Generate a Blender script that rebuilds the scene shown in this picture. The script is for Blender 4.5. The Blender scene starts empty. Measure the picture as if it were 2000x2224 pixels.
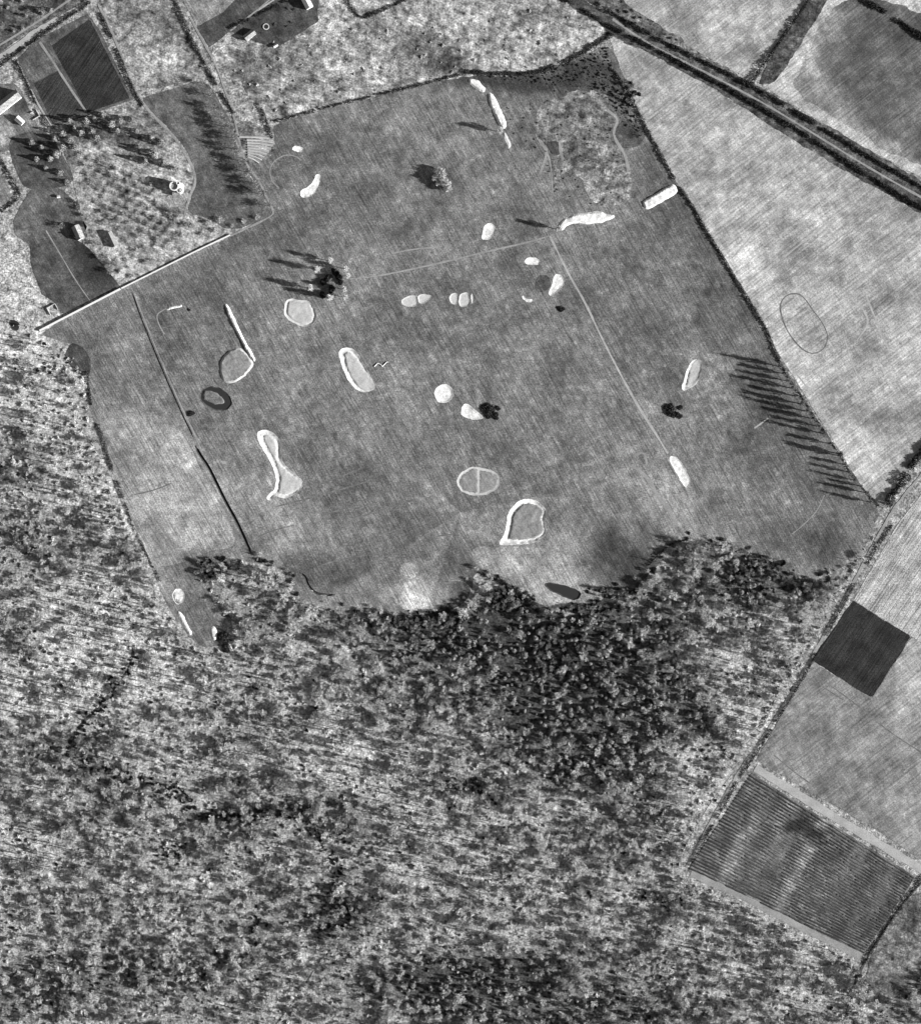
import bpy, math, random
import numpy as np
from mathutils import Vector
from mathutils.geometry import delaunay_2d_cdt
random.seed(7); rng = np.random.default_rng(11)
S = 0.4                                    # metres per photograph pixel
scn = bpy.context.scene
COL = scn.collection
# ------------------------------------------------------------------ camera, light, exposure
cam_d = bpy.data.cameras.new('camera'); cam = bpy.data.objects.new('camera', cam_d); COL.objects.link(cam)
cam.location = (0, 0, 2200); cam.rotation_euler = (0, 0, 0)
cam_d.sensor_fit = 'HORIZONTAL'; cam_d.sensor_width = 36; cam_d.lens = 36*2200/800
cam_d.clip_start = 10; cam_d.clip_end = 6000
scn.camera = cam
SUN_EL, SUN_AZ = 19.0, -12.5               # azimuth measured from +x, counter-clockwise
sd = Vector((math.cos(math.radians(SUN_AZ))*math.cos(math.radians(SUN_EL)),
             math.sin(math.radians(SUN_AZ))*math.cos(math.radians(SUN_EL)), math.sin(math.radians(SUN_EL))))
sun_d = bpy.data.lights.new('sun', 'SUN'); sun_d.energy = 5.0; sun_d.angle = math.radians(0.5)
sun_d.color = (1, 0.995, 0.985)
sun = bpy.data.objects.new('sun', sun_d); COL.objects.link(sun)
sun.rotation_euler = (-sd).to_track_quat('-Z', 'Y').to_euler()
world = bpy.data.worlds.new('World'); scn.world = world; world.use_nodes = True
wn = world.node_tree; bg = wn.nodes['Background']
sky = wn.nodes.new('ShaderNodeTexSky'); sky.sky_type = 'NISHITA'; sky.sun_disc = False
sky.sun_elevation = math.radians(SUN_EL); sky.sun_rotation = math.radians(90 - SUN_AZ)
bw = wn.nodes.new('ShaderNodeRGBToBW')     # black and white film: a neutral sky
wn.links.new(sky.outputs[0], bw.inputs[0]); wn.links.new(bw.outputs[0], bg.inputs[0])
bg.inputs[1].default_value = 0.05
scn.view_settings.view_transform = 'Standard'; scn.view_settings.look = 'None'
scn.view_settings.gamma = 1; scn.view_settings.exposure = 1.15

# ------------------------------------------------------------------ helpers
def w(p): return ((p[0]-1000)*S, (1112-p[1])*S)
def WP(pts): return np.array([w(p) for p in pts], float)
def Z(ox, oy, pts, k=3.5): return [(ox+x/k, oy+y/k) for x, y in pts]

def tag(o, label=None, cat=None, group=None, kind=None):
    if label: o['label'] = label
    if cat: o['category'] = cat
    if group: o['group'] = group
    if kind: o['kind'] = kind
    return o
def mesh_from(name, V, F, mats=(), fm=None):
    me = bpy.data.meshes.new(name)
    me.from_pydata([tuple(v) for v in V] if not isinstance(V, list) else V, [], F)
    for m in mats: me.materials.append(m)
    if fm is not None: me.polygons.foreach_set('material_index', fm)
    me.update(); return me
def link(name, me, parent=None, loc=None, rz=0, sc=None):
    o = bpy.data.objects.new(name, me); COL.objects.link(o)
    if parent is not None: o.parent = parent
    if loc is not None: o.location = loc
    if rz: o.rotation_euler = (0, 0, rz)
    if sc is not None: o.scale = sc if hasattr(sc, '__len__') else (sc, sc, sc)
    return o
def empty(name, loc, rz=0, sc=1):
    return link(name, None, None, loc, rz, sc)
def chaikin(P, n=2, closed=True):
    P = np.asarray(P, float)
    for _ in range(n):
        Q = np.roll(P, -1, 0) if closed else P[1:]
        A = P if closed else P[:-1]
        R = np.empty((len(A)*2, 2)); R[0::2] = A*.75+Q*.25; R[1::2] = A*.25+Q*.75
        if not closed: R = np.vstack([P[:1], R, P[-1:]])
        P = R
    return P
def resample(P, step, closed=True):
    P = np.asarray(P, float)
    Q = np.vstack([P, P[:1]]) if closed else P
    d = np.r_[0, np.cumsum(np.hypot(*(np.diff(Q, axis=0).T)))]
    n = max(int(round(d[-1]/step)), 3)
    t = np.linspace(0, d[-1], n+1)
    R = np.c_[np.interp(t, d, Q[:, 0]), np.interp(t, d, Q[:, 1])]
    return R[:-1] if closed else R
def inside(P, poly):
    P = np.asarray(P); poly = np.asarray(poly)
    x, y = P[:, 0], P[:, 1]; r = np.zeros(len(P), bool)
    x1, y1 = poly[-1]
    for x2, y2 in poly:
        c = ((y1 > y) != (y2 > y))
        if c.any():
            xi = (x2-x1)*(y-y1)/(y2-y1+1e-12)+x1
            r ^= c & (x < xi)
        x1, y1 = x2, y2
    return r
def dist(P, line, closed=True):
    P = np.asarray(P, float); d = np.full(len(P), 1e9)
    n = len(line); 
    for i in range(n if closed else n-1):
        a = np.asarray(line[i]); b = np.asarray(line[(i+1) % n]); ab = b-a
        t = np.clip(((P-a)@ab)/(ab@ab+1e-12), 0, 1)
        q = P-(a+t[:, None]*ab); d = np.minimum(d, np.hypot(q[:, 0], q[:, 1]))
    return d
def sstep(x): x = np.clip(x, 0, 1); return x*x*(3-2*x)
# smooth value noise
_grid = rng.random((256, 256))
def vnoise(P, scale, off=0):
    x = P[:, 0]/scale+off*17.3+500; y = P[:, 1]/scale+off*9.1+500
    i = np.floor(x).astype(int); j = np.floor(y).astype(int); fx = sstep(x-i); fy = sstep(y-j)
    g = lambda a, b: _grid[a % 256, b % 256]
    return (g(i, j)*(1-fx)+g(i+1, j)*fx)*(1-fy)+(g(i, j+1)*(1-fx)+g(i+1, j+1)*fx)*fy
def fbm(P, scale, off=0):
    return (vnoise(P, scale, off)+.5*vnoise(P, scale/2, off+1)+.25*vnoise(P, scale/4, off+2))/1.75

# ------------------------------------------------------------------ materials (all neutral: a monochrome photograph)
def nn(t, ty, **k):
    n = t.nodes.new(ty)
    for a, b in k.items(): setattr(n, a, b)
    return n
def ground_mat(name, col=None, ang=None, streak=0.0, coarse=.25, fine=.35, csize=30, fsize=1.6, bump=.3, ang2=None, streak2=0, slen=30, swid=1.3, attr='tone', rough=.95, mid=None, worn=0):
    m = bpy.data.materials.new(name); m.use_nodes = True; t = m.node_tree; L = t.links.new
    b = t.nodes['Principled BSDF']; b.inputs['Roughness'].default_value = rough; b.inputs['Specular IOR Level'].default_value = .1
    geo = nn(t, 'ShaderNodeNewGeometry')
    def math_(op, a, c):
        n = nn(t, 'ShaderNodeMath', operation=op)
        for i, v in enumerate((a, c)):
            if isinstance(v, (int, float)): n.inputs[i].default_value = v
            else: L(v, n.inputs[i])
        return n.outputs[0]
    def noise(scale, det=3, vec=None, rgh=.6):
        n = nn(t, 'ShaderNodeTexNoise'); n.inputs['Scale'].default_value = scale
        n.inputs['Detail'].default_value = det; n.inputs['Roughness'].default_value = rgh
        L(vec if vec is not None else geo.outputs['Position'], n.inputs['Vector']); return n.outputs['Fac']
    def term(f, amt): return math_('ADD', math_('MULTIPLY', math_('SUBTRACT', f, .5), 2*amt), 1)
    if col is None:
        a = nn(t, 'ShaderNodeAttribute', attribute_name=attr); v = a.outputs['Fac']
    else:
        a = nn(t, 'ShaderNodeValue'); a.outputs[0].default_value = col; v = a.outputs[0]
    v = math_('MULTIPLY', v, term(noise(1/csize, 4), coarse*2))
    if mid: v = math_('MULTIPLY', v, term(noise(1/mid[0], 2, rgh=.6), mid[1]*2))
    if worn:
        mr = nn(t, 'ShaderNodeMapRange', interpolation_type='SMOOTHSTEP'); mr.inputs['From Min'].default_value = .52; mr.inputs['From Max'].default_value = .62
        L(noise(1/6.5, 4, rgh=.75), mr.inputs['Value']); v = math_('MULTIPLY', v, math_('ADD', math_('MULTIPLY', mr.outputs[0], worn), 1))
        mr = nn(t, 'ShaderNodeMapRange', interpolation_type='SMOOTHSTEP'); mr.inputs['From Min'].default_value = .44; mr.inputs['From Max'].default_value = .30
        L(noise(1/11, 4, rgh=.75), mr.inputs['Value']); v = math_('MULTIPLY', v, math_('SUBTRACT', 1, math_('MULTIPLY', mr.outputs[0], worn*.6)))
    fn = noise(1/fsize, 2, rgh=.7)
    v = math_('MULTIPLY', v, term(fn, fine*2))
    h = fn
    for an, st in ((ang, streak), (ang2, streak2)):
        if an is None or not st: continue
        r = nn(t, 'ShaderNodeVectorRotate', rotation_type='Z_AXIS'); r.inputs['Angle'].default_value = -math.radians(an)
        L(geo.outputs['Position'], r.inputs['Vector'])
        mu = nn(t, 'ShaderNodeVectorMath', operation='MULTIPLY'); mu.inputs[1].default_value = (1/slen, 1/swid, 1)
        L(r.outputs[0], mu.inputs[0])
        v = math_('MULTIPLY', v, term(noise(1, 2, mu.outputs[0]), st*2))
    v = math_('MAXIMUM', v, .004)
    v = math_('MINIMUM', v, .85)
    L(v, b.inputs['Base Color'])
    if bump:
        bp = nn(t, 'ShaderNodeBump'); bp.inputs['Distance'].default_value = bump; bp.inputs['Strength'].default_value = .6
        L(h, bp.inputs['Height']); L(bp.outputs[0], b.inputs['Normal'])
    return m
COURSE_ANG = -60; FIELD_ANG = 38
M = {}
M['wood_floor'] = ground_mat('wood_floor', ang=SUN_AZ+180, streak=.22, coarse=.4, fine=.85, csize=24, fsize=1.7, bump=.6, slen=9, swid=1.0, mid=(5.0, .8), worn=.5)  # colour streaks follow the sun direction, painting trunk shadows into the floor
M['fairway'] = ground_mat('fairway_grass', ang=COURSE_ANG, streak=.5, coarse=.55, fine=.66, csize=34, fsize=1.3, bump=.15, slen=24, swid=1.3, mid=(7, .36), worn=.42)
M['pasture'] = ground_mat('pasture_grass', ang=FIELD_ANG, streak=.4, ang2=COURSE_ANG, streak2=.2, coarse=.55, fine=.5, csize=34, fsize=1.3, bump=.12, slen=35, swid=1.6, mid=(9, .35), worn=.3)
M['heath'] = ground_mat('heath_grass', ang=-25, streak=.35, coarse=.8, fine=.7, csize=20, fsize=1.7, bump=.5, slen=10, swid=1.4, mid=(6, .9), worn=.6)
M['tilled'] = ground_mat('tilled_soil', ang=FIELD_ANG+18, streak=.7, coarse=.6, fine=.8, csize=14, fsize=1.2, bump=.1, slen=60, swid=1.0)
M['lawn'] = ground_mat('garden_ground', ang=-58, streak=.35, coarse=.6, fine=.6, csize=14, fsize=1.3, bump=.1, slen=20, swid=1.2, mid=(5, .4), worn=.4)
M['sand'] = ground_mat('sand', col=.64, coarse=.35, fine=.35, csize=6, fsize=1.0, bump=.1, mid=(2.4, .15))
M['sand_dim'] = ground_mat('dull_sand', col=.46, coarse=.1, fine=.2, csize=5, fsize=1.2, bump=.08)
M['sand_grey'] = ground_mat('weathered_sand', col=.42, coarse=.15, fine=.22, csize=5, fsize=1.2, bump=.08)
M['island'] = ground_mat('rough_turf', col=.22, ang=COURSE_ANG, streak=.2, coarse=.3, fine=.3, csize=5, fsize=1.5, bump=.2)
M['pond_bank'] = ground_mat('pond_bank', col=.07, coarse=.4, fine=.5, csize=6, fsize=1, bump=.1)
M['rough_island'] = ground_mat('rough_island', col=.15, coarse=.5, fine=.5, csize=4, fsize=1, bump=.2)
M['path'] = ground_mat('path_gravel', col=.34, coarse=.25, fine=.25, csize=12, fsize=1.2, bump=.05)
M['path_dim'] = ground_mat('worn_path', col=.25, coarse=.3, fine=.3, csize=12, fsize=1.2, bump=.05)
M['ditch'] = ground_mat('ditch_mud', col=.045, coarse=.3, fine=.3, csize=6, fsize=1, bump=.1)
M['furrow'] = ground_mat('furrow_soil', col=.07, coarse=.3, fine=.3, csize=6, fsize=1, bump=.05)
M['furrow_and_shade'] = ground_mat('furrow_and_shade', col=.13, coarse=.5, fine=.5, csize=8, fsize=1.2, bump=.05)  # furrow soil, also the colour of the painted shadow streaks
M['leaf_dark'] = ground_mat('hedge_leaf', col=.05, coarse=.3, fine=.4, csize=4, fsize=.8, bump=0)
M['leaf_black'] = ground_mat('evergreen_leaf', col=.03, coarse=.3, fine=.4, csize=4, fsize=.8, bump=0)
M['leaf_mid'] = ground_mat('shrub_leaf', col=.11, coarse=.3, fine=.4, csize=4, fsize=.8, bump=0)
M['twig'] = ground_mat('pale_twigs', col=.5, coarse=.6, fine=.4, csize=26, fsize=4, bump=0)
M['twig_dark'] = ground_mat('dark_twigs', col=.22, coarse=.35, fine=.3, csize=20, fsize=2, bump=0)
M['orchard_twig'] = ground_mat('orchard_twigs', col=.34, coarse=.5, fine=.3, csize=20, fsize=2, bump=0)
M['bright_twig'] = ground_mat('bright_twigs', col=.62, coarse=.1, fine=.2, csize=20, fsize=2, bump=0)
M['bark'] = ground_mat('bark', col=.12, coarse=.2, fine=.3, csize=3, fsize=.5, bump=0)
M['needle'] = ground_mat('pine_needles', col=.27, coarse=.7, fine=.4, csize=9, fsize=1.5, bump=0)
M['crop'] = ground_mat('crop_leaf', attr='tone', coarse=.35, fine=.4, csize=12, fsize=1.5, bump=0)
M['white_wall'] = ground_mat('white_render', col=.7, coarse=.08, fine=.12, csize=3, fsize=.8, bump=0, rough=.8)
M['stone'] = ground_mat('pale_stone', col=.46, coarse=.2, fine=.3, csize=3, fsize=.7, bump=.05)
M['roof_pale'] = ground_mat('pale_roof_slate', col=.27, coarse=.4, fine=.6, csize=3, fsize=1, bump=.03, rough=.7)
M['roof_grey'] = ground_mat('grey_roof_slate', col=.25, coarse=.2, fine=.3, csize=3, fsize=1, bump=.03, rough=.7)
M['wood'] = ground_mat('weathered_wood', col=.2, coarse=.2, fine=.3, csize=3, fsize=.5, bump=0)
g = bpy.data.materials.new('window_glass'); g.use_nodes = True
g.node_tree.nodes['Principled BSDF'].inputs['Base Color'].default_value = (.02, .02, .02, 1); g.node_tree.nodes['Principled BSDF'].inputs['Roughness'].default_value = .1
M['glass'] = g
g = bpy.data.materials.new('still_water'); g.use_nodes = True
g.node_tree.nodes['Principled BSDF'].inputs['Base Color'].default_value = (.03, .03, .03, 1); g.node_tree.nodes['Principled BSDF'].inputs['Roughness'].default_value = .25
M['water'] = g

# ------------------------------------------------------------------ tone of the vegetation, with some tree shade painted in: soft patches (px x, px y, rx, ry, rot deg, value, weight)
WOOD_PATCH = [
 (915,1355,110,16,0,.02,1),(1100,1305,42,34,0,.02,1),(1222,1415,85,95,0,.022,1),(1290,1325,90,14,0,.025,1),(120,1640,70,40,10,.07,.8),(310,1700,110,25,15,.06,.8),(520,1775,120,16,0,.04,.9),(60,1385,30,40,0,.04,.8),(1000,1705,50,14,10,.05,.8),(1060,1990,70,30,0,.07,.6),(1250,1700,80,40,0,.1,.5),  # near-black strip below the south slope paints the shade of dense trees
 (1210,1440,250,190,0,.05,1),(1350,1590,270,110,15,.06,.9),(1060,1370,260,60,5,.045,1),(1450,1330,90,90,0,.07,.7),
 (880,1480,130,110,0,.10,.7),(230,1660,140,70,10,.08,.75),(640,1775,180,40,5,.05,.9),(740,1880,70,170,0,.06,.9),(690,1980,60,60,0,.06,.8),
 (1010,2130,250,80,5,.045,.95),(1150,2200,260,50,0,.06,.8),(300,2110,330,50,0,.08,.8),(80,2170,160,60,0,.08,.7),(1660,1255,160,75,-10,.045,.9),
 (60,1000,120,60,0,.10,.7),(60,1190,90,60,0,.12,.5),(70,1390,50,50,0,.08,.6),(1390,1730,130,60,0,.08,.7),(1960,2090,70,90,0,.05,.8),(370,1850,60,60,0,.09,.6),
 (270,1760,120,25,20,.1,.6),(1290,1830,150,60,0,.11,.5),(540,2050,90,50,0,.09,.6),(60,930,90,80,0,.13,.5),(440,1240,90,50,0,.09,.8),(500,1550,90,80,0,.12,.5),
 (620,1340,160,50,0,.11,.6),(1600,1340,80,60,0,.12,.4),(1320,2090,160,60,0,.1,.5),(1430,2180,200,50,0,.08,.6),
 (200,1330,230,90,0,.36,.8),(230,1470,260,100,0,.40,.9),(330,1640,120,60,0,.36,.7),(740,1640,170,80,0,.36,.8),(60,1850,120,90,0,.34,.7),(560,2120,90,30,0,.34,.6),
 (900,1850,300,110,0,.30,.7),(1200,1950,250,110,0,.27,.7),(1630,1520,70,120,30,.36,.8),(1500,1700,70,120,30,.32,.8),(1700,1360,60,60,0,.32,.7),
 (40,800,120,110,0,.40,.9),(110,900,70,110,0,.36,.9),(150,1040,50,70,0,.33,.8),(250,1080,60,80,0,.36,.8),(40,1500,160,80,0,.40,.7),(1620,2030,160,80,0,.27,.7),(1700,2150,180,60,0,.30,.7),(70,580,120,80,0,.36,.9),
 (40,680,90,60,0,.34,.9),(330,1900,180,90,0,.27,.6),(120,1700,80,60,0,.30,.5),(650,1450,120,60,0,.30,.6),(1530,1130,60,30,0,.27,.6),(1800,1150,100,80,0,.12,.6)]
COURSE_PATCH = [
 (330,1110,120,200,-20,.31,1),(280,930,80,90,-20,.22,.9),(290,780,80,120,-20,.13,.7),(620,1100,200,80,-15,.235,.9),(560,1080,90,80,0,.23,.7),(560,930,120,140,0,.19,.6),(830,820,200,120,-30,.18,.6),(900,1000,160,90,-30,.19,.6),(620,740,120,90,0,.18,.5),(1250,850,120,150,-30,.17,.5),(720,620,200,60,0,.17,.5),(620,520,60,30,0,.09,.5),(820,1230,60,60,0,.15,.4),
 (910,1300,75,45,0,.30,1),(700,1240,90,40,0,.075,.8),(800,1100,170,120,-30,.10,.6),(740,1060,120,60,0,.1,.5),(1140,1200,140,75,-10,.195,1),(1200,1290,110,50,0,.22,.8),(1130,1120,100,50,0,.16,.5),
 (1390,1250,140,65,-40,.05,1),(1320,1310,120,35,-15,.045,1),(1020,1210,60,45,0,.09,.7),(1040,1290,70,45,0,.05,.9),(1000,1330,150,20,0,.03,.9),  # dark strip on the south edge paints the wood's shadow
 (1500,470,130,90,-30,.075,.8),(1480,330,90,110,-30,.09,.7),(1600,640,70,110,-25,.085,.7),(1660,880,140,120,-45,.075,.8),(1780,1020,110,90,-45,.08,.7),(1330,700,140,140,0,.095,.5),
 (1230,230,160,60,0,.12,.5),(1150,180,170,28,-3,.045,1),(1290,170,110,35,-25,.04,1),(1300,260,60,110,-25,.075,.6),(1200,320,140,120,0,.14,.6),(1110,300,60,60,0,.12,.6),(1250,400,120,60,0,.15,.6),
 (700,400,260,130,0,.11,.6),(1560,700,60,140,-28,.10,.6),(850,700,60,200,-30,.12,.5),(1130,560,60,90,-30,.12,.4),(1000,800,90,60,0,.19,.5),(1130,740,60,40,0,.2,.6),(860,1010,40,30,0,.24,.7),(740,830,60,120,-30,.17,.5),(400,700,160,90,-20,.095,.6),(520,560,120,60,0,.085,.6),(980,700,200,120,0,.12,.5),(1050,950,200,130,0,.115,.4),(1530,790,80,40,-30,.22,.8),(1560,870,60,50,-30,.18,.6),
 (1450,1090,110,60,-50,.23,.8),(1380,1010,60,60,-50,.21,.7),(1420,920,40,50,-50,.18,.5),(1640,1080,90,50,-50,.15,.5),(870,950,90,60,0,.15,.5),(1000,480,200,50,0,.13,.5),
 (1500,1150,110,25,-10,.17,.6),(1760,1170,100,60,0,.06,.7),(650,900,120,150,-30,.135,.5),(450,950,50,100,-20,.10,.5),(420,1220,70,40,0,.08,.7),(440,1330,60,60,0,.11,.5)]  # dark south west patch paints tree shadow from the wood onto the turf
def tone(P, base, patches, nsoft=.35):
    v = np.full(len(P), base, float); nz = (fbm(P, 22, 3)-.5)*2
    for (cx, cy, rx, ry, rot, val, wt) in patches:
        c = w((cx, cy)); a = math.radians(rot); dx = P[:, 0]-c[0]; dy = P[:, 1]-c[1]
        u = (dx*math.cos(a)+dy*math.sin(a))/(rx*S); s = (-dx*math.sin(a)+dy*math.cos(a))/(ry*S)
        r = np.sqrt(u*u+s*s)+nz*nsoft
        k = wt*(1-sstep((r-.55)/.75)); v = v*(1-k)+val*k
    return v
def set_attr(me, vals, name='tone'):
    a = me.attributes.new(name, 'FLOAT', 'POINT'); a.data.foreach_set('value', np.asarray(vals, np.float32))
def cdt_sheet(poly, holes=(), step=5.0, edge=3.0, jag=0):
    """triangulated sheet inside poly (metres) with true holes"""
    P = resample(poly, edge)
    if jag: P = P+(np.c_[fbm(P, 6, 5), fbm(P, 6, 9)]-.5)*jag
    pts = [P]; edges = []; n = len(P)
    edges += [(i, (i+1) % n) for i in range(n)]
    for H in holes:
        m = len(H); edges += [(n+i, n+(i+1) % m) for i in range(m)]; pts.append(H); n += m
    lo, hi = P.min(0), P.max(0)
    gx, gy = np.meshgrid(np.arange(lo[0], hi[0], step), np.arange(lo[1], hi[1], step))
    G = np.c_[gx.ravel(), gy.ravel()]+rng.uniform(-.3, .3, (gx.size, 2))*step
    G = G[inside(G, P)]
    if len(G): G = G[dist(G, P) > step*.3]
    for H in holes:
        if not len(G): break
        near = (G[:, 0] > H[:, 0].min()-step) & (G[:, 0] < H[:, 0].max()+step) & (G[:, 1] > H[:, 1].min()-step) & (G[:, 1] < H[:, 1].max()+step)
        bad = np.zeros(len(G), bool)
        if near.any(): bad[near] = inside(G[near], H) | (dist(G[near], H) < step*.2)
        G = G[~bad]
    pts.append(G)
    A = np.vstack(pts)
    V, E, F, *_ = delaunay_2d_cdt([Vector(p) for p in A], edges, [], 0, 1e-5)
    V = np.array([tuple(v) for v in V]); F = np.array([f for f in F if len(f) == 3])
    c = V[F].mean(1); k = inside(c, P)
    for H in holes: 
        near = (c[:, 0] > H[:, 0].min()) & (c[:, 0] < H[:, 0].max()) & (c[:, 1] > H[:, 1].min()) & (c[:, 1] < H[:, 1].max()) & k
        kk = inside(c[near], H); idx = np.where(near)[0]; k[idx[kk]] = False
    return V, F[k]
def ground_sheet(name, poly, mat, z, base, patches=(), holes=(), step=6, smooth=1, edge=3, jag=1.2, parent=None):
    P = chaikin(WP(poly), smooth) if smooth else WP(poly)
    V, F = cdt_sheet(P, holes, step, edge, jag)
    me = mesh_from(name, np.c_[V, np.full(len(V), z)], F.tolist(), [mat])
    set_attr(me, tone(V, base, patches))
    o = link(name, me, parent); 
    if parent is None: tag(o, kind='structure')
    return o
def ribbon(name, pts, width, mat, z, closed=False, jitter=.25, smooth=2, kind='structure', tn=None, parent=None):
    P = resample(chaikin(WP(pts), smooth, closed), 2.0, closed); n = len(P)
    T = np.roll(P, -1, 0)-np.roll(P, 1, 0)
    if not closed: T[0] = P[1]-P[0]; T[-1] = P[-1]-P[-2]
    T /= np.hypot(T[:, 0], T[:, 1])[:, None]+1e-9; N = np.c_[-T[:, 1], T[:, 0]]
    wd = width*S/2*(1+jitter*(fbm(P, 7, 4)-.5)*2)[:, None]
    A = P+N*wd; B = P-N*wd
    V = np.vstack([np.c_[A, np.full(n, z)], np.c_[P, np.full(n, z+.01)], np.c_[B, np.full(n, z)]])
    F = []
    for i in range(n if closed else n-1):
        j = (i+1) % n; F += [(i, n+i, n+j, j), (n+i, 2*n+i, 2*n+j, n+j)]
    me = mesh_from(name, V, F, [mat])
    if tn: set_attr(me, np.full(len(V), tn))
    o = link(name, me, parent)
    if kind and parent is None: tag(o, kind=kind)
    return o

# ------------------------------------------------------------------ hollows and banks: (name, outline px, kind, depth, slope width, extra)
Bk = []
def bk(pts, kind, depth, sw, label, mat='sand', isl=None, name='bunker', cat='bunker', group=None, smooth=2, split=None, asym=1.3):
    P0 = resample(chaikin(WP(pts), smooth), 1.1)
    if cat != 'ditch': P0 = P0+(np.c_[fbm(P0, 3.2, 5), fbm(P0, 3.2, 19)]-.5)*1.5
    Bk.append(dict(P=P0, kind=kind, depth=depth, sw=sw, label=label, mat=mat, isl=isl, name=name, cat=cat, group=group, split=split, asym=asym))
def ell(cx, cy, rx, ry, rot=0, n=20, wob=.06):
    a = math.radians(rot); o = []
    for i in range(n):
        t = 2*math.pi*i/n; k = 1+random.uniform(-wob, wob)
        x, y = rx*k*math.cos(t), ry*k*math.sin(t); o.append((cx+x*math.cos(a)-y*math.sin(a), cy+x*math.sin(a)+y*math.cos(a)))
    return o
bk(ell(648,323,14,6.5,10), 'hole', .4, 1.2, 'small white oval sand bunker above the curved white bunker')
bk(Z(500,0,[(655,1318),(690,1325),(690,1380),(665,1445),(620,1488),(570,1505),(535,1490),(532,1450),(565,1432),(600,1415),(632,1375),(650,1335)]), 'hole', .4, 1.2, 'boomerang shaped white sand bunker below the faint round green')
bk(Z(1000,0,[(58,592),(140,603),(152,640),(195,668),(182,706),(150,692),(118,668),(72,642)]), 'bank', .9, 1.6, 'short pale sand bank at the north end of the long white bank', name='sand_bank', cat='bank')
bk(Z(1000,0,[(203,706),(240,698),(278,765),(330,878),(352,958),(328,985),(290,950),(250,852),(214,775)]), 'bank', 1.3, 2.0, 'long white sand bank casting a dark strip on its left side', name='sand_bank', cat='bank')
bk(Z(1000,0,[(325,1000),(352,1012),(375,1080),(390,1108),(362,1132),(340,1100),(318,1045)]), 'bank', .6, 1.6, 'weathered grey end of the sand bank beside a lone tree', mat='sand_grey', name='sand_bank', cat='bank')
bk(Z(1000,0,[(742,1745),(752,1690),(800,1648),(900,1618),(1080,1600),(1090,1622),(1205,1636),(1090,1690),(950,1702),(880,1690),(800,1712),(775,1755)]), 'bank', .9, 1.8, 'hooked white sand bank right of the tree at the path head', name='sand_bank', cat='bank')
bk(Z(1000,0,[(1380,1540),(1400,1515),(1600,1402),(1630,1400),(1652,1450),(1640,1470),(1430,1590),(1395,1590)]), 'bank', 1.3, 1.6, 'straight white sand bank against the long boundary hedge', name='sand_bank', cat='bank', smooth=1)
bk(Z(1000,0,[(180,1715),(228,1688),(268,1718),(258,1785),(222,1818),(160,1818),(162,1780)]), 'hole', .35, 1.4, 'pale oblong bunker left of the tree shadow at the path head')
bk(Z(1000,480,[(478,298),(530,270),(590,280),(612,310),(580,337),(510,330)]), 'hole', .3, 1.2, 'small pale oval bunker left of the straight path')
bk(Z(1000,480,[(712,402),(750,398),(802,460),(772,502),(702,567),(662,562),(698,480)]), 'hole', .4, 1.4, 'triangular white bunker close beside the straight path')
bk(Z(1000,480,[(466,572),(480,560),(505,588),(548,590),(560,602),(540,618),(486,608)]), 'hole', .3, .8, 'tiny hook shaped bunker above the small dark bush')
bk(Z(500,480,[(1293,600),(1340,570),(1410,556),(1425,600),(1425,645),(1350,652),(1310,632)]), 'hole', .35, 1.2, 'left half of the pale lozenge bunker split by a turf strip', mat='sand_dim', group='split lozenge bunker halves')
bk(Z(500,480,[(1418,556),(1500,552),(1548,577),(1500,612),(1438,640)]), 'hole', .35, 1.2, 'right half of the pale lozenge bunker split by a turf strip', mat='sand_dim', group='split lozenge bunker halves')
bk(Z(500,480,[(1658,590),(1680,545),(1728,545),(1736,590),(1732,635),(1688,635)]), 'hole', .35, 1.1, 'left one of the three pale bunkers side by side', mat='sand_dim', group='three bunkers side by side')
bk([(997,641),(1005,635),(1020,634),(1021,663),(1008,667),(997,664)], 'hole', .35, 1.1, 'middle one of the three pale bunkers side by side', mat='sand_dim', group='three bunkers side by side')
bk([(1023,634),(1029,640),(1029,658),(1023,662)], 'hole', .3, .7, 'narrow right sliver of the three pale bunkers side by side', mat='sand_dim', group='three bunkers side by side')
bk(Z(500,480,[(442,583),(520,600),(600,598),(642,660),(658,730),(622,792),(540,808),(470,772),(412,725),(408,650)]), 'hole', .75, 1.7, 'five sided bunker with a turf island below the dark tree clump', isl=(2.0, 'sand_grey'), mat='sand_dim', asym=.5)
bk(Z(500,480,[(828,980),(885,953),(960,985),(1002,1060),(1060,1160),(1112,1262),(1080,1292),(1020,1304),(958,1284),(890,1203),(848,1100),(824,1020)]), 'hole', .8, 2.4, 'long capsule shaped bunker with turf islands and a white left edge', isl=(3.0, 'sand_grey'), asym=1.8)
bk(ell(964,855,21,21), 'hole', .45, 2.2, 'round white bunker left of the dark bush on the bunker edge')
bk(Z(1000,480,[(2,1440),(28,1385),(75,1398),(125,1450),(190,1502),(120,1514),(40,1498),(2,1470)]), 'hole', .45, 2.0, 'white teardrop bunker partly under a dark bush')
bk([(558,938),(571,933),(591,937),(606,951),(610,971),(610,985),(612,1000),(623,1014),(646,1034),(661,1046),(655,1060),(637,1077),(614,1084),(597,1076),(587,1088),(578,1084),(584,1072),(597,1062),(600,1046),(596,1020),(584,995),(568,972),(559,953)], 'hole', .7, 2.2, 'long bone shaped bunker, white on its left rim', isl=(3.4, 'sand_grey'), asym=2.0)
bk([(990,1050),(996,1030),(1012,1019),(1030,1013),(1060,1018),(1083,1028),(1086,1050),(1077,1066),(1043,1079),(1005,1072)], 'hole', .3, 1.8, 'oval bunker with turf middle and a cross strip of sand', isl=(2.0, 'island'), split=True, mat='sand_dim', asym=.2)
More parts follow.
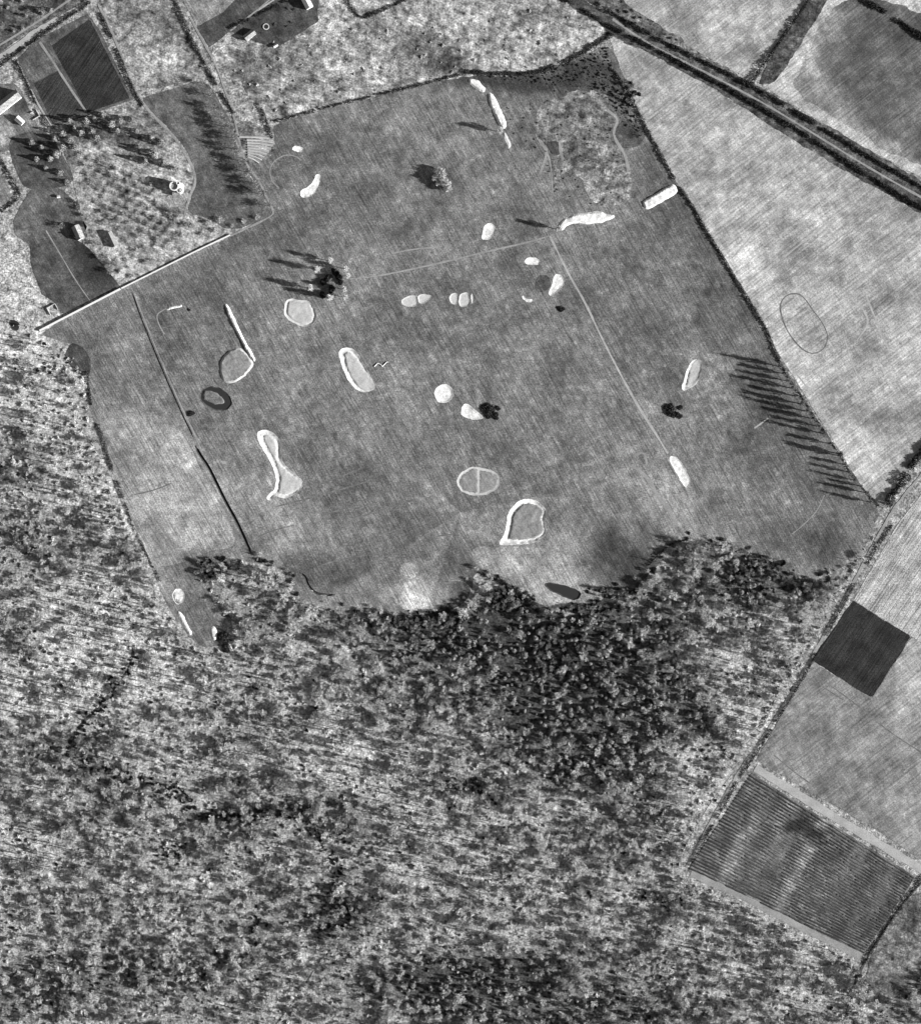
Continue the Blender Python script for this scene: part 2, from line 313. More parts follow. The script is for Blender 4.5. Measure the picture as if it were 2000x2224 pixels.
bk(Z(1000,960,[(515,428),(580,438),(620,480),(662,525),(640,580),(647,640),(668,690),(600,748),(520,777),(400,782),(285,790),(320,730),(345,660),(358,600),(358,550),(398,490),(450,443)]), 'hole', .9, 2.6, 'large pear shaped bunker with grey turf middle and white rim', isl=(3.8, 'island'))
bk(Z(1000,960,[(1572,115),(1640,104),(1702,180),(1752,300),(1742,338),(1710,352),(1678,300),(1620,200)]), 'hole', .3, 1.4, 'long oval pale bunker at the foot of the straight path', mat='sand')
bk([(1479,849),(1485,822),(1494,798),(1503,783),(1515,778),(1526,784),(1526,800),(1520,822),(1510,836),(1494,846)], 'hole', .7, 2.6, 'leaf shaped bunker with white left edge near the comb of tree shadows', isl=(1.4, 'sand_grey'), asym=2.6)
bk(Z(0,480,[(1262,668),(1300,648),(1380,632),(1390,645),(1378,655),(1310,668),(1270,680)]), 'bank', .5, .9, 'thin curved white bank on the arc of the faint left green', name='sand_bank', cat='bank', mat='sand')
bk([(487,661),(493,658),(503,675),(517,709),(531,736),(545,762),(556,782),(551,788),(540,772),(524,741),(508,711),(496,686)], 'bank', 1.4, 1.2, 'long thin straight white bank touching the raised round green', name='sand_bank', cat='bank')
bk(Z(0,960,[(1308,1160),(1330,1118),(1365,1108),(1402,1140),(1404,1185),(1388,1222),(1350,1238),(1316,1205)]), 'hole', .3, 1.3, 'egg shaped white bunker at the south west corner of the course')
bk(Z(0,960,[(1345,1290),(1375,1290),(1405,1340),(1435,1400),(1468,1460),(1445,1478),(1415,1430),(1375,1350)]), 'bank', .5, 1.1, 'narrow slanting white bank below the egg shaped bunker', name='sand_bank', cat='bank')
bk(Z(0,960,[(1603,1408),(1630,1400),(1650,1440),(1645,1505),(1620,1512),(1605,1470)]), 'bank', .5, 1.2, 'small white sand heap beside the blackest bush', name='sand_bank', cat='bank')
bk(Z(500,480,[(-75,1180),(-80,1100),(-55,1030),(-10,985),(60,958),(100,975),(160,1050),(182,1100),(120,1170),(40,1230),(-40,1235)]), 'bank', 1.0, 1.5, 'raised round green with pale rim beside the straight bank', name='raised_green', cat='green', mat='sand_grey', isl=(1.7, 'island'), asym=0)
bk(Z(0,480,[(1510,1330),(1535,1270),(1600,1245),(1680,1270),(1750,1330),(1770,1385),(1740,1430),(1670,1445),(1590,1420),(1530,1380)]), 'pond', .9, 1.8, 'dark oval pond ringing a grassy island on the left of the course', name='pond', cat='pond', mat='pond_bank', isl=(4.6, 'rough_island'), asym=-2.6)
bk(Z(1000,960,[(632,1085),(650,1065),(740,1078),(860,1108),(915,1140),(915,1180),(870,1212),(800,1185),(720,1150),(660,1118)]), 'pond', 1.2, 2.0, 'sunken dark pool with bright banks on the southern point of the course', name='pond', cat='pond', mat='ditch')
bk(Z(0,480,[(62,770),(90,745),(155,775),(150,815),(120,835),(80,815)]), 'pond', .5, 1.5, 'small dark square pool at the left end of the white wall', name='pool', cat='pond', mat='ditch', smooth=1)
# ditches
def strip_poly(pts, width, taper=True):
    P = resample(chaikin(np.array(pts, float), 2, False), 5, False)
    T = np.gradient(P, axis=0); T /= np.hypot(T[:, 0], T[:, 1])[:, None]; N = np.c_[-T[:, 1], T[:, 0]]
    k = np.full(len(P), width/2)
    if taper: k[:2] *= .4; k[-2:] *= .4
    k = k[:, None]
    return [tuple(p) for p in np.vstack([P+N*k, (P-N*k)[::-1]])]
bk(strip_poly([(424,968),(436,990),(452,1012),(470,1048),(490,1090),(512,1128),(528,1162),(546,1204)], 7), 'hole', 1.5, 1.2, 'dark straight ditch down to the south wood edge', name='ditch', cat='ditch', mat='ditch', smooth=0)
bk(strip_poly([(286,632),(302,680),(324,735),(348,793),(372,848),(398,905),(420,950)], 3.6), 'hole', .9, .7, 'narrow ditch running south from the white wall', name='ditch', cat='ditch', mat='ditch', smooth=0)
bk(strip_poly([(648,1242),(664,1252),(669,1272),(684,1288),(704,1292),(728,1292)], 5.5), 'hole', 1.1, 1.0, 'S curved dark ditch at the southern wood edge', name='ditch', cat='ditch', mat='ditch', smooth=0)

COURSE = [(85,722),(262,625),(420,550),(592,470),(575,440),(555,395),(530,360),(552,330),(585,330),(600,300),(590,268),(690,240),(850,200),(1010,162),(1130,165),(1230,140),(1330,88),(1352,170),(1390,262),(1460,388),(1515,470),(1560,545),(1620,648),(1690,775),(1760,885),(1870,1060),(1916,1106),(1880,1180),(1830,1250),(1760,1260),(1680,1250),(1620,1190),(1560,1175),(1485,1168),(1430,1225),(1370,1290),(1300,1335),(1215,1335),(1150,1300),(1060,1255),(1030,1240),(1024,1290),(990,1325),(900,1345),(830,1335),(770,1322),(750,1320),(690,1318),(645,1294),(628,1250),(600,1230),(560,1225),(500,1210),(440,1215),(430,1260),(480,1330),(490,1400),(440,1410),(400,1370),(350,1290),(300,1150),(258,1080),(215,960),(190,860),(192,790),(165,750),(110,735)]
EXTRA_HOLES = []
course_w = chaikin(WP(COURSE), 1)
holes = [b['P'] for b in Bk if inside(b['P'][:1], course_w)[0]]
COURSE_PATCH += [(1500,640,90,160,-30,.10,.6),(1480,400,90,70,0,.085,.6),(280,800,60,60,0,.15,.5),(330,700,120,80,0,.14,.4),(1730,1090,90,50,-30,.13,.5),(800,1010,90,60,0,.12,.7),(780,1080,60,40,0,.10,.6),(860,1130,70,60,0,.13,.5)]  # soft dark patches in the south paint fading shadow streaks into the turf
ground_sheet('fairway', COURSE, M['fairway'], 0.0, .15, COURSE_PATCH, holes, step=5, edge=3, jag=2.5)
# ---- terrain (wood floor) with the course and far surroundings
def terrain():
    xs = np.concatenate([[-4000, -2000, -1000], np.arange(-520, 521, 4.0), [1000, 2000, 4000]])
    ys = np.concatenate([[-4000, -2000, -1000], np.arange(-560, 561, 4.0), [1000, 2000, 4000]])
    gx, gy = np.meshgrid(xs, ys); P = np.c_[gx.ravel(), gy.ravel()]
    nx, ny = len(xs), len(ys)
    ins = inside(P, course_w); dc = np.full(len(P), 1e9); dc[ins] = dist(P[ins], course_w)
    outer = [b['P'] for b in Bk if not inside(b['P'][:1], course_w)[0]]
    i = np.arange(nx-1)[None, :]+np.arange(ny-1)[:, None]*nx; i = i.ravel()
    F = np.c_[i, i+1, i+1+nx, i+nx]
    deep = ins & (dc > 6)
    drop = deep[F].all(1)
    for H in outer:
        c = H.mean(0); rr = np.hypot(*(H-c).T).max()
        drop |= (np.hypot(*(P[F].mean(1)-c).T) < rr)   # re-covered by a local skirt below
    me = mesh_from('ground', np.c_[P, np.full(len(P), -.12)], F[~drop].tolist(), [M['wood_floor']])
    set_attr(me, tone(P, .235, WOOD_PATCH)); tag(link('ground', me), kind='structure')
    for H in outer:
        c = H.mean(0); rr = np.hypot(*(H-c).T).max()+8
        sq = np.array([c+(-rr, -rr), c+(rr, -rr), c+(rr, rr), c+(-rr, rr)])
        V, F2 = cdt_sheet(sq, [H], 4, 4)
        me = mesh_from('bank_ground', np.c_[V, np.full(len(V), -.02)], F2.tolist(), [M['wood_floor']])
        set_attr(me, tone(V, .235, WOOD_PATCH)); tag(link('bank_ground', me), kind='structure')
terrain()
# ---- build the hollows and banks
for b in Bk:
    P = b['P']; V, F = cdt_sheet(P, (), .9, 1.0)
    d = dist(V, P); sg = 1 if b['kind'] == 'bank' else -1
    wob = 1+.35*(fbm(V, 5, 2)-.5)*2
    z = sg*b['depth']*sstep(d/b['sw'])*wob
    edge = d < 1e-3; z[edge] = 0.012
    cd = d[F].mean(1); o = None
    if b['isl']:
        di, mi = b['isl']
        cc = P.mean(0); hw = np.ptp(P[:, 0])/2; wd = d+(fbm(V, 5, 8)-.5)*1.8+b.get('asym', 1.3)*np.clip((V[:, 0]-cc[0])/hw, -1, 1)
        if b['split']: 
            c0 = P.mean(0); wd = np.minimum(wd, np.abs(V[:, 0]-c0[0]-.4)+di-1.1)
        if b['kind'] == 'hole': z += b['depth']*.72*sstep((wd-di+.4)/1.3)
        if b['kind'] == 'pond': z += b['depth']*1.0*sstep((wd-di+.8)/2.0)
        isl = wd[F].mean(1) > di
    else: isl = np.zeros(len(F), bool)
    comps = []
    if isl.any():
        ids = np.where(isl)[0]; lab = {}
        par = {int(v): int(v) for v in np.unique(F[ids])}
        def find(a):
            while par[a] != a: par[a] = par[par[a]]; a = par[a]
            return a
        for f in F[ids]:
            r0 = find(int(f[0]))
            for q in f[1:]: par[find(int(q))] = r0
        for k_ in ids: lab.setdefault(find(int(F[k_][0])), []).append(k_)
        for v_ in lab.values():
            if len(v_) > 25: comps.append(np.array(v_))
            else: isl[np.array(v_)] = False
    c = P.mean(0); V3 = np.c_[V-c, z]
    if b['isl'] or b['kind'] == 'pond':
        root = empty(b['name'], (c[0], c[1], .004))
        link('rim' if b['kind'] != 'pond' else 'bank_slope', mesh_from('rim', V3, F[~isl].tolist(), [M[b['mat']]]), root)
        for comp in comps:
            used, inv = np.unique(F[comp], return_inverse=True)
            link('island', mesh_from('island', V3[used], inv.reshape(-1, 3).tolist(), [M[b['isl'][1]]]), root)
        if b['kind'] == 'pond':
            link('water', mesh_from('water', np.c_[V-c, np.full(len(V), -b['depth']*.55)], F[~isl | (cd < b['isl'][0]+1 if b['isl'] else True)].tolist(), [M['water']]), root)
    else:
        root = link(b['name'], mesh_from(b['name'], V3, F.tolist(), [M[b['mat']]]), None, (c[0], c[1], .004))
    tag(root, b['label'], b['cat'], b['group'])
    for p_ in root.children:
        for pl in p_.data.polygons: pl.use_smooth = True

# ------------------------------------------------------------------ fields around the course
G = ground_sheet
LIGHT_PATCH = [(1600,560,50,120,32,.40,.8),(1680,680,60,120,32,.38,.8),(1740,790,60,110,35,.36,.7),(1440,240,50,120,30,.3,.5),(1950,420,140,50,-28,.2,.6),(1650,460,110,90,0,.31,.5),(1830,950,60,180,40,.36,.8),(1700,430,160,110,-30,.34,.6),(1560,240,100,60,-30,.30,.6),(1850,600,160,120,0,.29,.6),(1950,800,90,110,0,.34,.6),(1820,400,120,40,-30,.27,.5),(1340,110,50,50,0,.4,.8)]
G('pasture', [(1322,78),(1400,112),(1520,175),(1700,290),(1860,385),(2000,465),(2250,600),(2250,800),(2000,975),(1985,1000),(1915,1104),(1870,1055),(1762,880),(1692,770),(1622,640),(1562,540),(1462,385),(1392,260),(1354,165)], M['pasture'], .03, .265, LIGHT_PATCH, jag=1.5, smooth=0)
G('north_field', [(1330,0),(1300,-120),(1840,-120),(1750,0),(1632,172),(1540,125),(1440,70),(1370,35)], M['pasture'], .03, .27, [(1480,60,60,50,0,.18,.7),(1600,60,90,60,0,.3,.6)], smooth=0)
G('field_margin', [(1810,-60),(1740,60),(1690,120),(1655,185),(1720,225),(1860,310),(2020,395),(2250,520),(2250,-60)], M['pasture'], .03, .36, [(1700,230,60,30,0,.36,.6)], smooth=0)
G('dark_meadow', [(1800,25),(1850,-10),(1930,0),(2060,50),(2250,150),(2250,440),(2010,368),(1880,300),(1800,245),(1735,210),(1722,180),(1745,130),(1770,80)], M['pasture'], .07, .10, [(1750,130,30,80,0,.34,.8),(1800,245,110,26,-30,.34,.8),(1920,320,110,24,-30,.3,.7),(1790,50,40,40,0,.3,.6),(1760,190,70,45,-30,.20,.8),(1850,270,100,30,-30,.22,.8),(1900,100,90,60,0,.085,.6)], jag=6)
G('far_meadow', [(1900,-90),(1960,0),(2060,60),(2250,140),(2250,-90)], M['pasture'], .11, .36, smooth=0)
G('lane_shade_strip', [(1752,0),(1792,-60),(1835,-60),(1740,90),(1705,150),(1680,182),(1640,182)], M['heath'], .11, .07, jag=3)  # shaded strip beside the lane hedge, put into the ground tone
HEATH_PATCH = [(545,150,60,40,0,.10,.8),(600,110,80,30,0,.12,.7),(680,130,80,30,0,.14,.7),(720,40,40,60,0,.34,.8),(920,110,70,40,0,.12,.8),(960,120,60,45,0,.09,.7),(820,80,90,30,0,.17,.6),(650,190,60,30,0,.16,.6),(730,135,30,25,0,.36,.7),(560,220,60,35,0,.15,.6),(1150,40,80,40,0,.22,.6),(1260,70,60,30,0,.33,.8),(1200,20,60,40,0,.14,.6),(640,230,60,20,0,.3,.5),(780,200,90,25,0,.29,.6),(1050,60,90,60,0,.25,.5)]
G('heath', [(448,108),(500,95),(640,80),(690,45),(697,-120),(1180,-120),(1260,0),(1322,45),(1330,76),(1280,95),(1245,120),(1140,160),(1010,160),(850,198),(590,262),(560,235),(515,160),(490,175)], M['heath'], .03, .25, HEATH_PATCH, jag=5)
G('road_verge', [(1190,-120),(1260,-5),(1380,60),(1545,130),(1640,182),(1720,228),(1870,315),(2010,398),(2250,530),(2250,610),(2000,462),(1860,384),(1700,290),(1520,174),(1400,110),(1322,74),(1290,40),(1180,-20)], M['heath'], .05, .07, [(1480,90,120,30,-25,.12,.5)], smooth=0, jag=4)
G('roadside_wood', [(1200,-120),(1260,-5),(1330,30),(1380,60),(1450,95),(1500,90),(1440,60),(1390,30),(1340,-10),(1320,-120)], M['heath'], .09, .10, jag=5)
# top left gardens and fields
G('light_field', [(216,5),(200,-120),(370,-120),(368,0),(415,90),(455,160),(440,170),(300,200),(275,150),(250,90)], M['heath'], .03, .21, [(380,80,40,90,-25,.08,.8),(340,30,60,50,0,.12,.7),(330,120,70,50,0,.3,.8),(400,190,60,20,0,.09,.7)], jag=2)
G('dark_plot', [(112,98),(195,40),(282,212),(190,244),(158,182)], M['tilled'], .07, .028, smooth=0, jag=.8)
G('dark_plot', [(74,180),(128,152),(183,240),(114,268)], M['tilled'], .07, .04, smooth=0, jag=.8)
G('pale_plot', [(62,170),(118,138),(127,151),(73,178)], M['lawn'], .07, .12, smooth=0)
G('garden_ground', [(35,130),(80,85),(190,30),(215,60),(290,215),(190,250),(110,275),(70,210)], M['lawn'], .03, .085, smooth=0)
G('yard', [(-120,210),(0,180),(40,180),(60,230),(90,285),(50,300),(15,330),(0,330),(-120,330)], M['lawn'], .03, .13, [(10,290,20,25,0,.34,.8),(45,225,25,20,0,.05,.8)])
G('shaded_lawn', [(15,300),(60,285),(105,280),(150,360),(165,400),(60,420),(30,360)], M['lawn'], .07, .075, [(90,330,50,40,0,.04,.8)])  # shadow of the garden trees painted into the lawn tone
G('small_meadow', [(-120,370),(0,365),(30,430),(0,450),(-120,450)], M['lawn'], .03, .2)
G('croft', [(55,425),(80,400),(110,400),(150,420),(175,470),(195,500),(150,520),(75,540),(20,500)], M['lawn'], .03, .10, [(20,500,50,30,0,.16,.7)])
G('vegetable_plot', [(65,523),(150,508),(195,540),(262,622),(135,682),(118,655),(92,640),(68,575)], M['lawn'], .07, .075, [(205,570,70,45,-40,.028,1),(110,640,30,20,0,.06,.5)], smooth=0)
G('home_field', [(300,217),(345,200),(445,170),(475,215),(505,270),(530,358),(575,440),(592,468),(500,505),(450,470),(405,465),(420,420),(425,370),(405,320),(350,260)], M['lawn'], .03, .10, [(470,420,70,60,0,.07,.7),(380,240,40,30,0,.11,.5)])
G('orchard_ground', [(118,270),(190,248),(290,222),(350,262),(403,322),(422,372),(415,425),(400,468),(450,472),(500,506),(420,548),(262,624),(200,545),(188,510),(160,400),(140,330)], M['heath'], .03, .25, [(200,280,90,40,0,.06,.9),(310,300,70,50,0,.09,.7),(140,330,30,40,0,.05,.7),(380,450,30,30,0,.12,.6),(250,440,80,80,0,.20,.6)])  # dark patches around the conifers paint tree shadows into the ground
G('garden', [(428,58),(486,25),(560,-60),(700,-60),(690,25),(692,45),(610,98),(570,95),(500,66),(455,102)], M['lawn'], .07, .06, [(590,60,50,30,0,.04,.6),(470,70,30,20,0,.055,.5)], smooth=0)
G('pale_field', [(398,0),(390,-120),(500,-120),(560,-60),(486,26),(428,56)], M['lawn'], .05, .2, smooth=0)
G('corner_wood_floor', [(-120,-120),(180,-120),(200,-5),(130,30),(60,70),(-120,200)], M['heath'], .03, .08, [(60,40,30,20,0,.16,.6)], smooth=0)
# east fields beyond the track
G('stubble_field', [(2250,900),(2060,980),(2000,1075),(1948,1140),(1853,1303),(1978,1382),(2250,1560)], M['tilled'], .03, .33, [(1960,1180,60,40,0,.27,.6),(1880,1260,40,30,0,.27,.6),(2000,1100,60,60,0,.38,.7)], smooth=0)
G('black_plot', [(1853,1305),(1978,1382),(1892,1516),(1762,1434)], M['tilled'], .07, .026, smooth=0, jag=1.8)
G('grass_field', [(1762,1436),(1892,1518),(1979,1384),(2250,1560),(2250,1990),(2000,1868),(1898,1800),(1642,1652)], M['pasture'], .03, .20, [(2000,1500,70,140,0,.28,.8),(1800,1520,70,60,0,.17,.6),(1760,1640,90,30,-30,.15,.6),(1850,1740,120,30,-32,.13,.7),(1950,1650,80,60,0,.19,.5)], smooth=0)
ribbon('headland', [(1640,1668),(1800,1768),(2000,1888),(2200,2010)], 18, M['path'], .09, smooth=0)
ribbon('headland', [(1500,1898),(1620,1950),(1720,2005),(1800,2045),(1882,2084)], 15, M['path_dim'], .09, smooth=1)
G('east_verge', [(1885,2075),(2000,1905),(2250,1990),(2250,2224),(1870,2224)], M['heath'], .03, .11, [(1960,2120,60,60,0,.14,.5)], jag=4)

# striped crop field: each row its own raised part
cf = G('crop_field', [(1632,1680),(1988,1905),(1876,2072),(1494,1890)], M['lawn'], .06, .12, [(1750,1860,140,16,62,.3,.9),(1700,1780,80,16,62,.22,.7),(1735,1790,42,16,20,.03,1),(1772,1815,22,30,40,.03,1),(1600,1850,90,16,62,.26,.9),(1850,1960,120,14,62,.1,.7),(1650,1930,80,14,62,.09,.7),(1920,1990,60,40,0,.08,.6)], smooth=0, jag=.4)
A_, B_, C_, D_ = [np.array(w(p)) for p in ((1630,1682),(1986,1906),(1874,2072),(1496,1889))]
NR = 34
for r in range(NR):
    f = (r+.5)/NR; a = A_+(D_-A_)*f; b = B_+(C_-B_)*f
    L_ = np.hypot(*(b-a)); n = int(L_/1.5); t = np.linspace(0, 1, n)[:, None]; P = a+(b-a)*t
    dr = (b-a)/L_; N = np.array([-dr[1], dr[0]])
    P = P+N*((fbm(P, 14, 6)-.5)*1.3+(fbm(P, 4, r+50)-.5)*.5)[:, None]
    hgt = .30+.35*fbm(P, 6, 5); wd = (.35+.85*fbm(P, 7, 3+r))[:, None]
    gaps = fbm(P, 6, 12+r) > .66; wd[gaps] *= .5; hgt[gaps] = .10
    V = np.vstack([np.c_[P+N*wd, np.full(n, .07)], np.c_[P+N*wd*.5, hgt], np.c_[P-N*wd*.5, hgt*.9], np.c_[P-N*wd, np.full(n, .07)]])
    F = [(k*n+i, (k+1)*n+i, (k+1)*n+i+1, k*n+i+1) for k in range(3) for i in range(n-1)]
    me = mesh_from('crop_row', V, F, [M['crop']])
    set_attr(me, tone(V[:, :2], .04, [(1600,1850,90,16,62,.14,.8),(1700,1830,60,20,62,.18,.8),(1850,1880,90,18,62,.14,.7),(1920,1930,90,14,62,.12,.7),(1640,1890,60,50,0,.09,.6),(1750,1860,150,14,62,.11,.8),(1800,1930,60,60,0,.08,.6),(1700,1960,100,12,62,.09,.7),(1640,1800,70,14,62,.09,.7),(1880,1960,120,14,62,.07,.7),(1735,1790,42,16,20,.02,1),(1772,1815,22,30,40,.02,1)]))
    link('crop_row', me, cf)

# ------------------------------------------------------------------ roads, tracks, paths
RIB = [
 ('road', [(-120,205),(0,126),(66,74),(135,35),(212,-8),(350,-90)], 11, 'path', .12),
 ('lane', [(-120,165),(0,97),(60,60),(145,4),(200,-40)], 4, 'path_dim', .12),
 ('footpath', [(213,8),(240,60),(268,130),(296,200),(316,232),(345,262),(382,300),(408,342),(422,370),(425,400),(412,424),(405,448),(400,472)], 5, 'path_dim', .13),
 ('footpath', [(86,90),(112,128),(150,188),(186,240)], 5, 'path_dim', .13),
 ('footpath', [(38,132),(60,180),(82,225),(112,272)], 4, 'path', .13),
 ('footpath', [(412,35),(446,98),(470,140),(490,200),(508,250),(530,352),(562,390),(586,443),(597,463),(577,476),(500,512)], 4, 'path_dim', .13),
 ('pale_path', [(1194,512),(1215,555),(1240,605),(1270,655),(1300,720),(1330,780),(1362,840),(1390,890),(1420,935),(1450,985)], 4.4, 'path', .05),
 ('footpath', [(1192,512),(1150,525),(1060,545),(960,570),(820,600),(760,605)], 3.2, 'path_dim', .05),
 ('footpath', [(292,640),(308,680),(330,735),(354,793),(378,848),(404,905),(426,950),(440,985)], 3, 'path_dim', .05),
 ('farm_track', [(1330,40),(1400,90),(1500,140),(1640,212),(1760,285),(1900,372),(2050,455),(2200,540)], 4, 'path_dim', .12),
 ('farm_track', [(2150,850),(2010,1020),(1935,1110),(1868,1240),(1800,1360),(1740,1470),(1660,1600),(1600,1680),(1520,1830),(1490,1885)], 6, 'path_dim', .12),
 ('farm_track', [(2050,1870),(1960,1960),(1882,2080),(1846,2160),(1830,2260)], 4, 'furrow', .12),
 ('footpath', [(100,500),(130,550),(165,610),(195,652)], 2.5, 'path_dim', .12),
 ('garden_path', [(500,66),(560,20),(595,-10)], 3, 'path_dim', .12),
 ('garden_path', [(560,22),(592,0),(625,-20)], 3, 'path', .12),
 ('footpath', [(1560,730),(1570,760),(1560,740)], 1, 'path_dim', .05),
 ('sand_line', [(1764,672),(1775,664),(1800,652)], 3, 'path', .06),
 ('sand_line', [(1752,818),(1775,800),(1800,786)], 2.4, 'path', .06),
 ('sand_line', [(1638,930),(1652,920),(1668,908)], 2.6, 'path', .06),
 ('sand_line', [(1720,1160),(1745,1140),(1775,1110),(1790,1075)], 2, 'path_dim', .06),
 ('scar', [(1172,378),(1190,330),(1176,305),(1165,300)], 5, 'path_dim', .06),
 ('scar', [(1200,420),(1196,350),(1185,325),(1168,302)], 3, 'path_dim', .06),
 ('scar', [(1215,305),(1216,325),(1222,345)], 5, 'path_dim', .06),
 ('scar', [(1318,238),(1345,258),(1330,285),(1340,310),(1358,335),(1365,370)], 6, 'path_dim', .06),
 ('scar', [(1372,1010),(1405,1035),(1430,1080),(1455,1110),(1470,1140)], 7, 'path_dim', .06),
 ('scar', [(1376,990),(1400,980),(1405,1010)], 5, 'path_dim', .06),
 ('scar', [(850,550),(900,540),(960,535)], 3, 'path_dim', .06),
 ('furrow_line', [(1440,1195),(1420,1225),(1396,1250),(1360,1285),(1330,1305)], 3, 'furrow', .06),
 ('stream', [(290,1400),(288,1430),(270,1470),(235,1510),(205,1545),(160,1590),(140,1625)], 5, 'furrow', -.06),
 ('stream', [(680,2110),(650,2160),(600,2224),(560,2280)], 3, 'furrow', -.06),
 ('stream', [(1500,1840),(1470,1870),(1530,1760),(1590,1680)], 1, 'furrow', -.06),
]
for nme, pts, wd, mt, z in RIB: ribbon(nme, pts, wd, M[mt], z, jitter=.6)
for pts in ([(1880,640),(1900,690),(1930,760)],[(1830,720),(1850,790),(1880,850)],[(1740,420),(1660,480),(1590,560)],[(1800,480),(1700,560)],[(1900,1000),(1935,1075)],[(1885,990),(1920,1040),(1940,1085)],[(1720,800),(1760,850),(1800,920)],[(1870,665),(1890,700),(1860,740)]):
    ribbon('wheel_mark', pts, 3, M['path'], .06, jitter=.9)
for pts in ([(1790,1480),(1860,1530),(1930,1590),(2010,1640)],[(1760,1475),(1830,1520)],[(1680,1640),(1740,1690),(1790,1720)]):
    ribbon('wheel_mark', pts, 2.2, M['furrow_and_shade'], .06, jitter=.7)
for pts in ([(680,1056),(740,1035),(790,1015)],[(600,1100),(700,1075),(800,1045)],[(560,1165),(600,1150),(640,1140)],[(690,1230),(740,1215),(800,1205)],[(760,1130),(820,1110),(900,1085)],[(820,1160),(880,1150),(940,1120)],[(700,1120),(760,1100)],[(900,1180),(940,1165),(990,1160)]):
    ribbon('shade_and_boundary_line', pts, 3, M['furrow_and_shade'], .03, jitter=1.1)  # diagonal shadow streaks painted as thin dark ribbons on the turf
ring = Z(1480,480,[(745,660),(762,600),(800,562),(850,548),(905,556),(950,605),(1000,680),(1060,755),(1105,840),(1112,900),(1085,965),(1040,1000),(980,1008),(915,975),(830,880),(775,775)])
ribbon('ring_furrow', ring, 2.8, M['furrow_and_shade'], .06, closed=True, jitter=.55)
ribbon('ring_line', ell(626,374,40,38,0,24,.03)[8:22], 2.2, M['path_dim'], .05)
ribbon('ring_line', ell(889,1240,20,19,0,24,.03), 2.0, M['path_dim'], .05, closed=True)
ribbon('ring_line', [(x, y) for x, y in ell(990,1292,35,32,0,30,.01)][-9:]+ell(990,1292,35,32,0,30,.01)[:8], 2.0, M['path_dim'], .05)
ribbon('ring_line', Z(0,480,[(1260,665),(1200,700),(1190,730),(1210,790),(1250,860)]), 2.5, M['path_dim'], .05)
ribbon('ring_line', Z(0,480,[(860,1690),(980,1670),(1100,1590)]), 2, M['path_dim'], .05)
HB = {b['label']: b['P'] for b in Bk}
pool = [b['P'] for b in Bk if 'sunken dark pool' in b['label']]
G('rough_hillock', Z(1000,0,[(620,760),(900,690),(1060,690),(1140,760),(1205,900),(1130,1010),(1190,1110),(1260,1200),(1330,1400),(1240,1560),(1000,1560),(960,1380),(790,1260),(720,1440),(690,1440),(680,1200),(600,1080),(560,900)]), M['heath'], .03, .15, [(1200,230,60,50,0,.12,.6),(1270,330,50,60,0,.2,.8),(1320,400,50,50,0,.19,.8),(1180,340,30,60,0,.1,.6)], jag=9, step=4)
G('pale_apron', Z(500,960,[(1290,1090),(1380,1060),(1480,1080),(1600,1130),(1625,1200),(1570,1290),(1450,1312),(1360,1305),(1290,1240),(1270,1160)]), M['fairway'], .03, .33, [(905,1305,35,20,0,.5,.8)], jag=4, step=4)
G('point_turf', Z(1000,960,[(75,850),(110,790),(290,800),(600,800),(800,850),(930,920),(1000,1010),(1060,1110),(1100,1190),(1000,1230),(860,1245),(700,1230),(600,1190),(490,1080),(300,1015),(150,965)]), M['fairway'], .03, .23, [(1190,1290,60,30,0,.3,.8),(1090,1245,50,15,20,.33,.8),(1290,1240,30,50,0,.12,.6)], holes=pool, jag=2, step=4)
# smooth pale greens and dark worn circles on the course
G('pale_parcel', [(228,958),(300,935),(370,915),(408,955),(432,1010),(458,1060),(482,1105),(512,1168),(505,1190),(450,1196),(390,1225),(345,1232),(303,1150),(262,1080),(245,1020)], M['fairway'], .03, .28, [(280,1000,35,60,0,.11,.7),(430,1215,60,30,0,.1,.8)], jag=1.5)  # dark lower corner paints the neighbouring wood's shadow
ribbon('shade_and_boundary_line', [(292,1074),(330,1066),(372,1050)], 2.5, M['furrow_and_shade'], .06)
G('putting_green', ell(889,1240,19,18), M['fairway'], .06, .27, jag=.3)
G('putting_green', ell(626,374,37,35), M['fairway'], .03, .105, jag=.3)
G('dark_green', ell(1366,292,34,31), M['fairway'], .06, .075, [(1372,292,18,12,0,.03,1)], jag=.6, step=3)
G('dark_patch', Z(1000,0,[(640,1080),(740,1065),(765,1110),(760,1175),(700,1180),(670,1140)]), M['fairway'], .06, .06, jag=1)
G('rough_patch', Z(0,480,[(520,950),(560,920),(620,950),(680,1020),(690,1120),(680,1170),(600,1170),(530,1100),(490,1020)]), M['fairway'], .03, .06, [(162,752,6,5,0,.2,.8)], jag=2, step=3)
G('rough_patch', Z(1000,480,[(600,400),(680,430),(690,480),(660,530),(590,550),(560,500),(570,440)]), M['fairway'], .03, .07, jag=3, step=3)
G('rough_patch', Z(1000,0,[(770,1080),(900,1060),(1040,1150),(1080,1220),(960,1300),(880,1300),(790,1200)]), M['heath'], .06, .095, [(1290,340,20,15,0,.14,.8),(1240,320,12,12,0,.06,.9)], jag=9, step=3)
G('bare_patch', Z(1480,480,[(150,1020),(230,1000),(320,1060),(350,1120),(300,1140),(230,1080)]), M['fairway'], .03, .24, jag=4, step=3)

